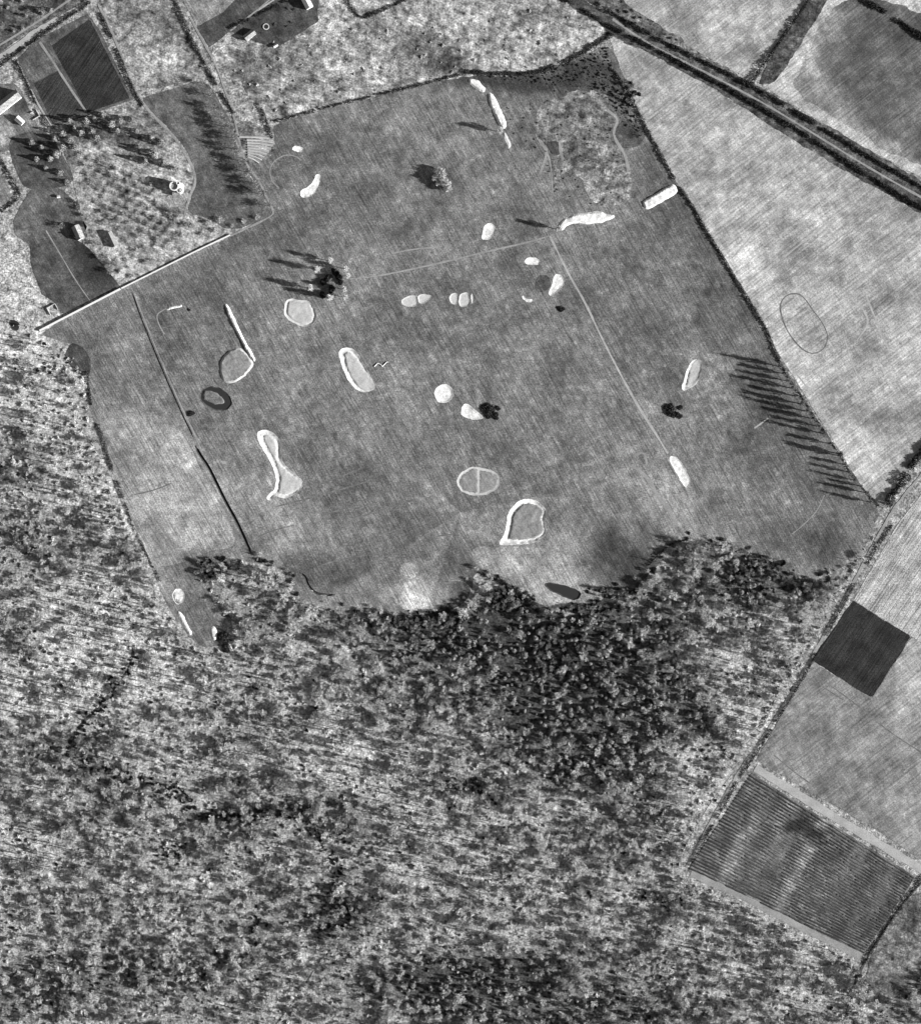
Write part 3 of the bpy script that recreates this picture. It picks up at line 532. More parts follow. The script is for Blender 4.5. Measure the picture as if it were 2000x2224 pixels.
# ------------------------------------------------------------------ foliage builders
def leaf_faces(C, size, flat=.0):
    """random little triangles centred on C (n,3)"""
    n = len(C); sz = (size*rng.uniform(.6, 1.4, n))[:, None]
    u = rng.normal(size=(n, 3)); u /= np.linalg.norm(u, axis=1)[:, None]
    v = np.cross(u, rng.normal(size=(n, 3))); v /= np.linalg.norm(v, axis=1)[:, None]
    V = np.stack([C-u*sz*.6, C+u*sz*.6, C+v*sz], 1).reshape(-1, 3)
    return V, np.arange(3*n).reshape(-1, 3)
def big_mesh(name, V, F, mats, fm=None):
    me = bpy.data.meshes.new(name); V = np.asarray(V, np.float32); F = np.asarray(F, np.int32)
    me.vertices.add(len(V)); me.vertices.foreach_set('co', V.ravel())
    me.loops.add(F.size); me.loops.foreach_set('vertex_index', F.ravel())
    me.polygons.add(len(F)); me.polygons.foreach_set('loop_start', np.arange(0, F.size, F.shape[1], dtype=np.int32))
    me.polygons.foreach_set('loop_total', np.full(len(F), F.shape[1], np.int32))
    for m in mats: me.materials.append(m)
    if fm is not None: me.polygons.foreach_set('material_index', np.asarray(fm, np.int32))
    me.update(calc_edges=True); return me
def hedge(pts, width, height, label, mat='leaf_dark', dens=5.0, lump=.75, group=None, gap=.5, smooth=1):
    P = resample(chaikin(WP(pts), smooth, False), .8, False)
    T = np.gradient(P, axis=0); T /= np.hypot(T[:, 0], T[:, 1])[:, None]+1e-9; N = np.c_[-T[:, 1], T[:, 0]]
    n = int(len(P)*.8*dens*max(width*S, 1.2)*max(height, 1)*.9)
    i = rng.integers(0, len(P), n)
    if gap: 
        ok = fbm(P, 9, 31)[i] > gap*.62; i = i[ok]; n = len(i)
    k = (fbm(P, 5, 7)[i]*2*lump+1-lump)
    wv = (fbm(P, 13, 77)-.5)*width*S*.5; P = P+N*wv[:, None]
    s = rng.uniform(-1, 1, n); hh = height*k*np.sqrt(1-.75*s*s)*rng.uniform(0, 1, n)**.6
    C = np.c_[P[i]+N[i]*(s*width*S/2*k)[:, None]+rng.normal(0, .35, (n, 2)), hh]
    V, F = leaf_faces(C, .75); c = P[len(P)//2]
    V[:, 0] -= c[0]; V[:, 1] -= c[1]
    o = link('hedge', big_mesh('hedge', V, F, [M[mat]]), None, (c[0], c[1], 0))
    return tag(o, label, 'hedge', group)

# trees ------------------------------------------------------------
def tube(V, F, a, b, r0, r1, n=5):
    a = np.array(a, float); b = np.array(b, float); d = b-a; d /= np.linalg.norm(d)+1e-9
    x = np.cross(d, (0, 0, 1) if abs(d[2]) < .9 else (1, 0, 0)); x /= np.linalg.norm(x); y = np.cross(d, x)
    k = len(V)
    for c, r in ((a, r0), (b, r1)):
        for i in range(n):
            t = 2*math.pi*i/n; V.append(tuple(c+r*(x*math.cos(t)+y*math.sin(t))))
    for i in range(n):
        j = (i+1) % n; F += [(k+i, k+j, k+n+j), (k+i, k+n+j, k+n+i)]
def bare_tree_mesh(H, R, ntw, seed, matk='twig', tw=.17, low=.35, up=.5):
    random.seed(seed); r = np.random.default_rng(seed)
    V, F = [], []
    top = (random.uniform(-.3, .3), random.uniform(-.3, .3), H*.62)
    tube(V, F, (0, 0, -.3), top, .32*H/12, .14*H/12, 6)
    ends = []
    nl = 14 if low < .3 else 9
    for i in range(nl):
        t = low+(.95-low)*i/nl; a = 2.4*i+random.uniform(-.4, .4); s = np.array([top[0]*t, top[1]*t, top[2]*t])
        rr = R*random.uniform(.6, .95)*(1 if i < 6 else .55); e = np.array([math.cos(a)*rr, math.sin(a)*rr, min(H*.95, s[2]+H*random.uniform(.18, .42))])
        tube(V, F, s, (s+e)/2+(0, 0, .4), .11*H/12, .08*H/12, 4); tube(V, F, (s+e)/2+(0, 0, .4), e, .08*H/12, .03, 4)
        ends.append((s, e))
    trunk = (np.array(V), np.array(F))
    idx = r.integers(0, nl, ntw); t = r.uniform(.45, 1.05, ntw)[:, None]
    Sx = np.array([e[0] for e in ends])[idx]; Ex = np.array([e[1] for e in ends])[idx]
    B = Sx+(Ex-Sx)*t+r.normal(0, R*.16, (ntw, 3))
    hb = np.hypot(B[:, 0], B[:, 1]); sc = np.where(hb > R, R/hb, 1); B[:, :2] *= sc[:, None]
    D = B-np.array([0, 0, H*low]); D /= np.linalg.norm(D, axis=1)[:, None]; D += r.normal(0, .55, (ntw, 3)); D[:, 2] += up*.6; D /= np.linalg.norm(D, axis=1)[:, None]
    ln = (R*.3*r.uniform(.5, 1.2, ntw))[:, None]
    side = np.cross(D, r.normal(size=(ntw, 3))); side /= np.linalg.norm(side, axis=1)[:, None]
    wq = tw*r.uniform(.6, 1.4, ntw)[:, None]
    TV = np.stack([B-side*wq/2, B+side*wq/2, B+D*ln], 1).reshape(-1, 3)
    return trunk, (TV, np.arange(3*ntw).reshape(-1, 3)), 'bark', matk
def conifer_mesh(H, R, n, seed, matk='needle'):
    r = np.random.default_rng(seed); V, F = [], []
    tube(V, F, (0, 0, -.3), (0, 0, H*.95), .22, .04, 6)
    t = r.uniform(0, 1, n)**1.25; rad = R*(1-t)**.8*r.uniform(.45, 1.0, n)**.5+.1; a = r.uniform(0, 2*math.pi, n)
    rad *= 1+.2*np.sin(a*5+t*20)
    C = np.c_[rad*np.cos(a), rad*np.sin(a), H*(.22+.78*t)-rad*.2]
    LV, LF = leaf_faces(C, .62*R/2.6)
    return (np.array(V), np.array(F)), (LV, LF), 'bark', matk
def bush_mesh(H, R, n, seed, matk='leaf_dark'):
    r = np.random.default_rng(seed); V, F = [], []
    lobes = [(0, 0, 1)]+[(r.uniform(-.6, .6), r.uniform(-.6, .6), r.uniform(.45, .75)) for _ in range(5)]
    for lx, ly, ls in lobes[1:4]: tube(V, F, (0, 0, -.2), (lx*R, ly*R, H*.6), .15, .06, 4)
    k = r.integers(0, 6, n); u = r.normal(size=(n, 3)); u /= np.linalg.norm(u, axis=1)[:, None]; u *= r.uniform(.5, 1, n)[:, None]**.5
    L = np.array(lobes)[k]
    C = np.c_[L[:, 0]*R+u[:, 0]*L[:, 2]*R*.7, L[:, 1]*R+u[:, 1]*L[:, 2]*R*.7, np.abs(u[:, 2])*H*L[:, 2]*.95+.1]
    LV, LF = leaf_faces(C, .6)
    return (np.array(V), np.array(F)), (LV, LF), 'bark', matk
class Kind:
    def __init__(s, name, built, part='crown'):
        (tv, tf), (cv, cf_), mb, mc = built; s.name = name; s.part = part
        s.trunk = big_mesh('trunk', tv, tf, [M[mb]]); s.crown = big_mesh(part, cv, cf_, [M[mc]])
        V = np.vstack([tv, cv]); F = np.vstack([tf, cf_+len(tv)]); fm = np.r_[np.zeros(len(tf)), np.ones(len(cf_))]
        s.whole = big_mesh(name+'_whole', V, F, [M[mb], M[mc]], fm)
    def place(s, px, py, sc, label, cat='tree', group=None, name=None, hz=1.0):
        x, y = w((px, py)); o = empty(name or s.name, (x, y, 0), rng.uniform(0, 6.28), (sc, sc, sc*hz))
        link('trunk', s.trunk, o); link(s.part, s.crown, o)
        return tag(o, label, cat, group)
BARE = [Kind('bare_tree', bare_tree_mesh(5.6+.6*k, 2.5+.45*k, 620, 20+k, tw=.24)) for k in range(4)]
DARK = [Kind('bare_tree', bare_tree_mesh(9, 3.6, 520, 40+k, 'twig_dark', tw=.3)) for k in range(2)]
CON = [Kind('conifer', conifer_mesh(5.0+.6*k, 1.9+.35*k, 420, 60+k)) for k in range(3)]
BUSH = [Kind('bush', bush_mesh(2.6, 3.2, 900, 80+k, 'leaf_black'), 'foliage') for k in range(2)]
SHRUB = [Kind('shrub', bush_mesh(2.2, 2.4, 260, 90+k, 'leaf_mid'), 'foliage') for k in range(2)]
PALE = [Kind('bare_tree', bare_tree_mesh(6, 3.2, 900, 170+k, 'bright_twig', tw=.36)) for k in range(2)]
POP = [Kind('poplar', bare_tree_mesh(16, 2.0, 1300, 100+k, 'twig_dark', up=1.6, tw=.36, low=.06)) for k in range(3)]
FRUIT = [Kind('fruit_tree', bare_tree_mesh(2.8, 2.5, 260, 110+k, 'orchard_twig', tw=.22)) for k in range(2)]
BIG = [Kind('tall_tree', bare_tree_mesh(16, 3.4, 1500, 120+k, 'bright_twig', tw=.38, low=.2)) for k in range(3)]

# ---- hedges
H_ = hedge
H_([(598,264),(680,240),(760,220),(880,192),(1012,158)], 4, 1.3, 'thin dark hedge between the pale heath and the course', dens=6)
H_([(1010,154),(1060,160),(1140,160),(1200,150),(1250,125),(1290,98),(1332,74)], 8, 1.8, 'thick dark hedge leading to the point of the big pale field', dens=5)
H_([(1330,150),(1370,205),(1392,255),(1430,325),(1462,385),(1500,440),(1530,495),(1562,545),(1600,610),(1632,660),(1665,715),(1692,785)], 5, 1.6, 'long dark boundary hedge between the course and the big pale field', dens=6)
H_([(1692,785),(1730,845),(1770,905),(1820,980),(1860,1045),(1912,1102)], 3, 1.0, 'low ragged hedge at the foot of the poplar row', dens=5, gap=.6)
H_([(1180,-40),(1240,5),(1320,55),(1420,105),(1530,165),(1640,225),(1760,300),(1880,378),(2000,452),(2200,560)], 9, 2.3, 'thick hedge on the south side of the diagonal road', 'leaf_black', dens=4)
H_([(1300,10),(1420,80),(1530,135),(1632,185),(1740,250),(1880,335),(2000,405),(2200,520)], 8, 2.3, 'thick hedge on the north side of the diagonal road', 'leaf_black', dens=4)
H_([(1790,-60),(1752,5),(1700,80),(1660,135),(1632,180)], 6, 2.2, 'dark hedge along the side lane in the north east', 'leaf_black', dens=5)
H_([(1840,-30),(1880,5),(1925,25),(1965,55),(2010,85),(2120,140)], 12, 2.4, 'curved thick hedge in the top right corner', 'leaf_black', dens=4)
H_([(2060,905),(2010,965),(1975,1020),(1945,1065),(1925,1095)], 17, 3.2, 'wide overgrown hedge at the right edge of the photograph', 'leaf_black', dens=3)
H_([(1938,1140),(1925,1160),(1912,1180),(1895,1205),(1885,1225)], 3.5, 1.5, 'short hedge piece beside the pale stubble field', 'leaf_black', dens=6)
H_([(1858,1262),(1835,1310),(1800,1370),(1768,1430),(1740,1480),(1700,1545),(1665,1602)], 3.5, 1.6, 'hedge along the track past the black plot', 'leaf_black', dens=6)
H_([(1665,1602),(1630,1655),(1600,1700),(1570,1755),(1535,1815),(1500,1880)], 3.5, 1.6, 'hedge along the west side of the striped crop field', 'leaf_black', dens=6)
H_([(1690,1500),(1665,1560),(1640,1600)], 2.5, 1.1, 'faint low hedge left of the track near the grass field', dens=5)
H_([(2050,1850),(1990,1925),(1940,1990),(1890,2070),(1875,2095)], 5, 1.2, 'dark hedge on the east side of the striped crop field', 'leaf_black', dens=5)
H_([(1862,2110),(1848,2150),(1838,2195),(1828,2260)], 2, .8, 'faint hedge line through the bottom right wood', dens=5)
H_([(746,-30),(765,20),(787,42),(830,22),(880,0),(920,-20)], 4, 1.6, 'V shaped hedge on the heath at the top edge', dens=6)
H_([(190,808),(196,865),(208,905),(225,955),(240,1005),(255,1045),(268,1082)], 4, 1.3, 'upper part of the hedge between left wood and course', dens=6)
H_([(272,1090),(284,1130),(300,1165),(322,1210),(348,1262)], 2.2, .9, 'thin lower part of the hedge between left wood and course', dens=6)
H_([(-60,190),(0,143),(60,98),(90,76),(150,36),(190,10),(230,-30)], 5, 1.8, 'hedge along the road in the top left corner', 'leaf_black', dens=6)
H_([(34,130),(60,180),(74,215),(92,250),(108,282)], 4, 1.6, 'garden hedge between the long building and the dark plots', 'leaf_black', dens=6)
H_([(208,8),(234,60),(262,125),(290,195),(310,228)], 5, 1.5, 'hedge between the dark plots and the pale field', 'leaf_dark', dens=6)
H_([(370,-30),(400,50),(430,110),(460,165),(490,215),(508,245)], 6, 1.8, 'hedge beside the track running down from the top edge', 'leaf_dark', dens=5)
H_([(-40,300),(0,342),(25,385),(48,425),(30,440),(3,458)], 4, 1.6, 'hooked garden hedge at the left edge', 'leaf_black', dens=6)
H_([(560,225),(575,250),(582,275),(592,300)], 4, 1.5, 'short curved hedge above the ribbed terrace', 'leaf_black', dens=6)
H_([(500,60),(540,42),(585,20),(620,2),(660,-30)], 4, 1.4, 'clipped garden hedge at the top edge', 'leaf_black', dens=6)
H_([(1480,1175),(1455,1180),(1430,1205),(1405,1230)], 4, 1.6, 'short thick hedge at the wood edge south of the long oval bunker', 'leaf_black', dens=5)
H_([(1620,1215),(1640,1200),(1660,1215),(1685,1235),(1720,1250)], 3, 1.4, 'crooked hedge piece in the dark hollow near the east wood', 'leaf_black', dens=5)
H_([(830,1338),(870,1346),(920,1346),(980,1336),(1000,1328)], 12, 3.5, 'dense dark thicket under the pale south slope', 'leaf_black', dens=3)
H_([(1085,1262),(1110,1275),(1140,1300),(1165,1318)], 10, 3, 'dark thicket left of the sunken pool', 'leaf_black', dens=3)

# ---- the white wall
def wall(pts, thick, height, mat, label):
    P = resample(WP(pts), 3, False); T = np.gradient(P, axis=0); T /= np.hypot(*T.T)[:, None]; N = np.c_[-T[:, 1], T[:, 0]]
    c = P.mean(0); root = empty('boundary_wall', (c[0], c[1], 0)); tag(root, label, 'wall')
    def strip(w0, z0, z1):
        A, B = P-c+N*w0, P-c-N*w0; n = len(P)
        V = np.vstack([np.c_[A, np.full(n, z0)], np.c_[A, np.full(n, z1)], np.c_[B, np.full(n, z1)], np.c_[B, np.full(n, z0)]])
        F = [(k*n+i, k*n+i+1, (k+1)*n+i+1, (k+1)*n+i) for k in range(3) for i in range(n-1)]+[(0, n, 2*n, 3*n), (n-1, 4*n-1, 3*n-1, 2*n-1)]
        return V, F
    V, F = strip(thick/2, -.2, height-.1); link('masonry', mesh_from('masonry', V, F, [M['stone']]), root)
    V, F = strip(thick/2+.12, height-.1+.003, height+.06); link('coping', mesh_from('coping', V, F, [M['white_wall']]), root)
wall([(86,718),(175,672),(262,627)], 1.3, 1.5, 'M', 'white topped boundary wall below the vegetable plot')
wall([(264,626),(350,583),(430,543),(500,510)], .9, 1.1, 'M', 'thinner white topped wall along the orchard edge')

# ---- buildings
def boxmesh(lst):
    V, F = [], []
    for (cx, cy, cz, sx, sy, sz) in lst:
        k = len(V)
        for dx, dy, dz in ((-1,-1,-1),(1,-1,-1),(1,1,-1),(-1,1,-1),(-1,-1,1),(1,-1,1),(1,1,1),(-1,1,1)): V.append((cx+dx*sx/2, cy+dy*sy/2, cz+dz*sz/2))
        F += [(k+a, k+b, k+c, k+d) for a, b, c, d in ((0,3,2,1),(4,5,6,7),(0,1,5,4),(1,2,6,5),(2,3,7,6),(3,0,4,7))]
    return V, F
def house(px, py, L, Wd, rot, h, rise, label, name='house', cat='house', wall='white_wall', roof='roof_grey', chim=1, wins=3):
    x, y = w((px, py)); root = empty(name, (x, y, 0), math.radians(rot)); tag(root, label, cat)
    link('wall', mesh_from('wall', *boxmesh([(0, 0, h/2-.1, L, Wd, h+.2)]), [M[wall]]), root)
    for s in (-1, 1):
        k = 0; gv = [(s*L/2, -Wd/2, h), (s*L/2, Wd/2, h), (s*L/2, 0, h+rise), (s*(L/2-.25), -Wd/2, h), (s*(L/2-.25), Wd/2, h), (s*(L/2-.25), 0, h+rise)]; gf = [(0, 1, 2), (3, 5, 4), (0, 1, 4, 3), (0, 2, 5, 3), (1, 2, 5, 4)]
        link('gable', mesh_from('gable', gv, gf, [M[wall]]), root)
    for s in (-1, 1):                      # two roof slopes
        o = .35; sl = rise/(Wd/2)
        V = [(-L/2-o, 0, h+rise+.02), (L/2+o, 0, h+rise+.02), (L/2+o, s*(Wd/2+o), h-o*sl+.02), (-L/2-o, s*(Wd/2+o), h-o*sl+.02)]
        V += [(a, b, c+.15) for a, b, c in V]
        me = mesh_from('roof', V, [(0,1,2,3),(4,7,6,5),(0,4,5,1),(1,5,6,2),(2,6,7,3),(3,7,4,0)], [M[roof]]); r_ = link('roof', me, root)
        if s == 1:
            for q in range(chim):
                link('chimney', mesh_from('chimney', *boxmesh([(L*(.36-.72*q/max(chim-1, 1)), .0, h+rise+.5, .7, .9, 1.7)]), [M['stone']]), r_)
    link('ridge', mesh_from('ridge', *boxmesh([(0, 0, h+rise+.2, L+.7, .3, .12)]), [M['stone']]), root)
    for s in (-1, 1):
        for q in range(wins):
            xx = -L/2+L*(q+.5)/wins
            if s == -1 and q == wins//2:
                link('door', mesh_from('door', *boxmesh([(xx, s*(Wd/2+.02), 1.0, .95, .1, 2.0)]), [M['wood']]), root); continue
            f_ = link('window', mesh_from('window', *boxmesh([(xx, s*(Wd/2+.01), h*.55, 1.1, .1, 1.1)]), [M['white_wall']]), root)
            link('pane', mesh_from('pane', *boxmesh([(xx, s*(Wd/2+.06), h*.55, .9, .04, .9)]), [M['glass']]), f_)
    return root
house(171,505,12,6.5,-65,3.4,2.2,'small white gabled cottage in the dark clearing left of the orchard', roof='roof_pale')
house(244,520,13,5,-65,2.6,1.2,'long grey roofed shed at the lower orchard edge', name='shed', cat='shed', roof='roof_grey', wall='stone', chim=0)
house(18,222,24,8,38,5,2.6,'long pale roofed farmhouse cut by the left edge of the photograph', roof='roof_pale', chim=2, wins=6)
house(44,262,7,4.6,-42,2.8,1.4,'tiny bright white outhouse below the long farmhouse', name='outhouse', cat='shed', roof='white_wall', chim=0, wins=2)
house(543,76,10,5,38,2.8,1.2,'pale two part shed in the garden at the top', name='shed', cat='shed', roof='roof_pale', chim=0, wins=2)
house(665,2,14,6,-62,4,2,'white roofed house cut by the top edge of the photograph', roof='white_wall', chim=1)
house(599,99,3.4,1.8,30,1.8,.5,'tiny white hut at the lower edge of the top garden', name='hut', cat='shed', roof='white_wall', chim=0, wins=1)
house(128,427,2.2,1.8,10,1.8,.4,'minute white hut alone in the croft', name='hut', cat='shed', roof='white_wall', chim=0, wins=1)
def ring_wall(cx, cy, r, t, h, z0, mat, name, parent, n=24):
    V, F = [], []
    for i in range(n):
        a = 2*math.pi*i/n
        for rr, z in ((r, z0), (r, z0+h), (r-t, z0+h), (r-t, z0)): V.append((cx+rr*math.cos(a), cy+rr*math.sin(a), z))
    for i in range(n):
        j = (i+1) % n
        for k in range(3): F.append((i*4+k, j*4+k, j*4+k+1, i*4+k+1))
    return link(name, mesh_from(name, V, F, [M[mat]]), parent)
def disc(cx, cy, r, z, mat, name, parent, cone=0, n=24):
    V = [(cx, cy, z+cone)]+[(cx+r*math.cos(2*math.pi*i/n), cy+r*math.sin(2*math.pi*i/n), z) for i in range(n)]
    return link(name, mesh_from(name, V, [(0, 1+i, 1+(i+1) % n) for i in range(n)], [M[mat]]), parent)
x, y = w((384, 408)); root = empty('round_tower', (x, y, 0))
tag(root, 'stone house with open round tower among trees inside the path bend', 'house')
ring_wall(-1.5, .8, 4.0, .8, 8.5, 0, 'white_wall', 'tower_wall', root); disc(-1.5, .8, 3.3, 7.2, 'roof_grey', 'tower_roof', root)
ring_wall(2.2, 3.2, 1.6, .5, 9.5, 0, 'white_wall', 'turret', root, 16); disc(2.2, 3.2, 1.2, 8.6, 'roof_grey', 'turret_roof', root)
ring_wall(3.2, -2.6, 2.6, .6, 7, 0, 'white_wall', 'turret', root, 18); disc(3.2, -2.6, 2.2, 6.5, 'roof_pale', 'turret_roof', root, 1.6)
link('wing', mesh_from('wing', *boxmesh([(3.6, .2, 3.2, 4.2, 6, 6.8)]), [M['white_wall']]), root)
link('wing', mesh_from('wing', *boxmesh([(0, -5, 1.6, 7, 3, 3.6)]), [M['roof_pale']]), root)
for dx, dy in ((5.75, 1.5), (5.75, -.6)): 
    f_ = link('window', mesh_from('window', *boxmesh([(dx, dy, 3.6, .12, 1, 1.4)]), [M['stone']]), root); link('pane', mesh_from('pane', *boxmesh([(dx+.08, dy, 3.6, .04, .8, 1.2)]), [M['glass']]), f_)
G('forecourt', Z(0,0,[(1430,1240),(1460,1230),(1485,1300),(1440,1310),(1415,1290)]), M['fairway'], .09, .45, step=2, jag=.6)
G('forecourt', Z(0,0,[(1260,1480),(1330,1500),(1420,1450),(1450,1470),(1400,1560),(1290,1580),(1255,1530)]), M['fairway'], .09, .26, step=2, jag=2)
# ruined outline
x, y = w((115, 672)); root = empty('ruined_shed', (x, y, 0), math.radians(28)); tag(root, 'roofless shed of low pale walls left of the vegetable plot', 'ruin')
for (a, b, c, d) in ((0, 3.6, 8, .5), (-4, 0, .5, 6.7), (4, .6, .5, 5.5)): link('wall', mesh_from('wall', *boxmesh([(a, b, .5, c, d, 1.3)]), [M['stone']]), root)
x, y = w((76, 250)); root = empty('yard_wall', (x, y, 0), math.radians(30)); tag(root, 'low pale yard wall beside the white outhouse', 'wall')
for (a, b, c, d) in ((0, -2.5, 7, .6), (3.4, 1, .6, 6.3), (-1, 3.5, 3, .5)): link('wall', mesh_from('wall', *boxmesh([(a, b, .5, c, d, 1.4)]), [M['stone']]), root)
x, y = w((578, 57)); root = empty('round_pool', (x, y, 0)); tag(root, 'small round garden basin with pale kerb at the top', 'basin')
ring_wall(0, 0, 2.8, .8, .6, 0, 'stone', 'kerb', root); disc(0, 0, 2.1, .35, 'water', 'water', root)
# ribbed terrace
ter = G('ribbed_terrace', [(508,285),(520,262),(545,262),(585,285),(600,312),(592,338),(562,356),(532,362),(516,335)], M['heath'], .09, .17, jag=1)
for k in range(9):
    t = k/8; a = np.array([520+12*t, 296+42*t]); ang = -18+70*t
    b = np.array([596-34*t**1.6, 300+54*t**.9]); a = a*.8+b*.2 if k > 0 else a
    P = resample(WP([a, (a+b)/2+(0, -1.5), b]), 1.5, False); n = len(P); T = np.gradient(P, axis=0); T /= np.hypot(*T.T)[:, None]; N = np.c_[-T[:, 1], T[:, 0]]
    V = np.vstack([np.c_[P+N*.95, np.full(n, .08)], np.c_[P, np.full(n, 1.0)], np.c_[P-N*.95, np.full(n, .08)]])
    me = mesh_from('ridge', V, [(q*n+i, (q+1)*n+i, (q+1)*n+i+1, q*n+i+1) for q in range(2) for i in range(n-1)], [M['sand_grey']]); link('ridge', me, ter)

# ---- individual trees
ORD = 'first second third fourth fifth sixth seventh eighth ninth tenth eleventh twelfth thirteenth fourteenth fifteenth sixteenth seventeenth eighteenth nineteenth twentieth'.split()
g = 'tall trees in the dark clump on the course'
for i, (px, py, sc, lb) in enumerate([
  (719,567,.95,'tall tree at the top of the dark clump on the course'),(690,586,1.0,'small headed tall tree at the upper left of the dark clump'),(676,627,1.0,'tall tree at the lower left of the dark clump above the five sided bunker'),
  (718,647,1.05,'tall tree at the bottom of the dark clump'),(748,629,.9,'tall tree at the lower right of the dark clump'),(752,584,.9,'tall tree at the upper right of the dark clump'),
  (757,600,.85,'tall tree at the right edge of the dark clump'),(751,646,.8,'lesser tree at the lower right end of the dark clump')]):
    BIG[i % 3].place(px, py, sc*.85, lb, group=g, hz=1.15)
for i, (px, py, r_) in enumerate([(728,590,1.3),(712,602,1.2),(735,600,1.2),(700,640,1.1),(720,628,1.3),(700,612,1.0),(740,612,.9)]):  # black bushes stand in for the tree shadows between the tall trees
    BUSH[i % 2].place(px, py, r_, 'black bush standing in for tree shade in the clump on the course', 'bush', 'bushes in the dark clump', hz=1.3)
BIG[0].place(1086,286,.85,'lone tree at the end of the long sand bank with a long shadow', hz=1.1)
BIG[1].place(1214,498,.8,'lone tree at the head of the straight path with a long shadow', hz=1.1)
for k, (px, py, sc) in enumerate([(960,378,1.0),(946,388,.8),(970,400,1.0),(955,370,.7),(962,390,1.0),(974,410,.8),(952,398,.7)]):
    PALE[k % 2].place(px, py, sc*1.2, 'pale spreading tree in the small clump above the middle of the course', group='small pale clump', hz=1.2)
for px, py, sc, lb in [(1062,892,2.2,'large black bush overhanging the white teardrop bunker'),(1458,892,2.0,'large black bush right of the straight path'),(1218,670,1.15,'small flat black bush below the triangular bunker'),
    (485,1383,1.9,'blackest bush beside the small white sand heap'),(410,672,.5,'tiny bush near the long thin bank'),(415,898,1.1,'dark bush in the fork where path meets pond')]:
    o = BUSH[0].place(px, py, sc, lb, 'bush', hz=.5)
for dx, dy, sc in [(14,10,1.1),(-12,-8,.9),(18,-6,.8)]:
    BUSH[1].place(1062+dx, 892+dy, sc, 'black side growth of the large bush on the teardrop bunker', 'bush', 'side growth of the bunker bush', hz=.6)
    BUSH[1].place(1458+dx, 892+dy, sc, 'black side growth of the large bush right of the straight path', 'bush', 'side growth of the right bush', hz=.6)
BUSH[1].place(489,1405,1.5,'lower half of the black growth beside the white sand heap','bush',hz=.6)
POPS = Z(1480,480,[(745,1105),(775,1160),(802,1215),(835,1270),(868,1330),(905,1390),(945,1445),(985,1500),(1035,1560),(1075,1615),(1120,1690),(1195,1770)])+Z(1480,960,[(1200,105),(1235,170),(1268,228),(1310,290),(1355,335),(1400,385),(1425,455)])
for i, (px, py) in enumerate(POPS):
    POP[i % 3].place(px+random.uniform(-1, 1), py, random.uniform(.9, 1.2)*(1.1 if i < 13 else .9), ORD[i]+' poplar from the top of the row casting comb shadows on the course', 'tree', 'row of poplars', name='poplar')
for i, (px, py, s_) in enumerate([(440,180,.9),(455,205,1.0),(470,235,1.1),(484,256,1.1),(496,276,1.3),(508,300,1.2),(516,325,1.3),(528,350,1.2),(542,374,1.3),(556,398,1.2),(570,422,1.3),(582,447,1.0)]):
    DARK[i % 2].place(px, py, s_*1.05, ORD[i]+' bare tree from the top in the row between home field and course', 'tree', 'tree row by the home field')
for i, (px, py, s_) in enumerate([(390,470,.8),(420,490,.9),(455,485,.8),(480,478,.9),(505,490,.7),(530,480,.8),(560,472,.7),(400,510,.8),(370,530,.8),(345,520,.9),(300,545,.8),(320,570,.7),(280,565,.8),(265,590,.8),(290,600,.7),(240,560,.8),(370,495,.7),(440,508,.7),(408,488,.8),(470,500,.7)]):
    BARE[i % 4].place(px, py, s_*1.0, ('pale tree in the lower wall belt below the grey shed' if px < 290 else 'pale tree in the wall belt between shed and round tower' if px < 375 else 'pale tree in the wall belt below the round tower' if px < 450 else 'pale tree in the wall belt near the corner of the path'), 'tree', 'tree belt above the wall', hz=.6)
con_g = [(150,262),(165,278),(185,262),(205,258),(225,250),(180,290),(200,285),(240,270),(260,262),(255,285),(150,305),(165,320),(140,290),(215,300),(285,260),(300,285),(135,320),(120,335),(330,300),(350,310),(340,335),(320,350),(380,365),(360,355),(300,320)]
for i, (px, py) in enumerate(con_g):
    CON[i % 3].place(px+random.uniform(-4, 4), py, random.uniform(.9, 1.5), ('dark conifer at the foot of the dark plots' if px < 190 and py < 300 else 'dark conifer at the left side of the orchard' if px < 200 else 'dark conifer in the middle of the orchard grove' if px < 290 else 'dark conifer of the grove inside the path bend'), 'tree', 'conifer grove by the gardens', hz=1.3)
for i, (px, py) in enumerate([(90,320),(70,310),(110,345),(80,345),(130,375),(100,365),(145,395),(120,300)]):
    CON[(i+1) % 3].place(px, py, random.uniform(1.0, 1.4), 'dark conifer on the shaded lawn near the left edge', 'tree', 'conifers on the shaded lawn')
for i, (px, py) in enumerate([(192,470),(200,490),(205,515),(215,530),(186,455),(225,560),(240,590),(250,575),(178,440),(135,490)]):
    DARK[i % 2].place(px, py, .8, 'bare tree along the right side of the vegetable plot', 'tree', 'trees by the vegetable plot', hz=.8)
DARK[0].place(383,462,.9,'round headed tree below the round tower house')
# orchard grid
for a in range(10):
    for b in range(8):
        px, py = 190+a*19+b*7-10, 335+b*21+a*8
        if px > 390 or py > 540 or (340 < px and 380 < py < 440) or rng.random() < .08: continue
        FRUIT[(a+b) % 2].place(px+random.uniform(-2, 2), py+random.uniform(-2, 2), random.uniform(.9, 1.2), ORD[a]+' fruit tree from the left in orchard row '+ORD[b]+' from the top', 'tree', 'orchard trees', name='fruit_tree')
for px, py in ((596,52),(624,56),(634,48),(640,20),(625,17)):
    SHRUB[0].place(px, py, .6, 'small round shrub in the garden at the top', 'shrub', 'garden shrubs')

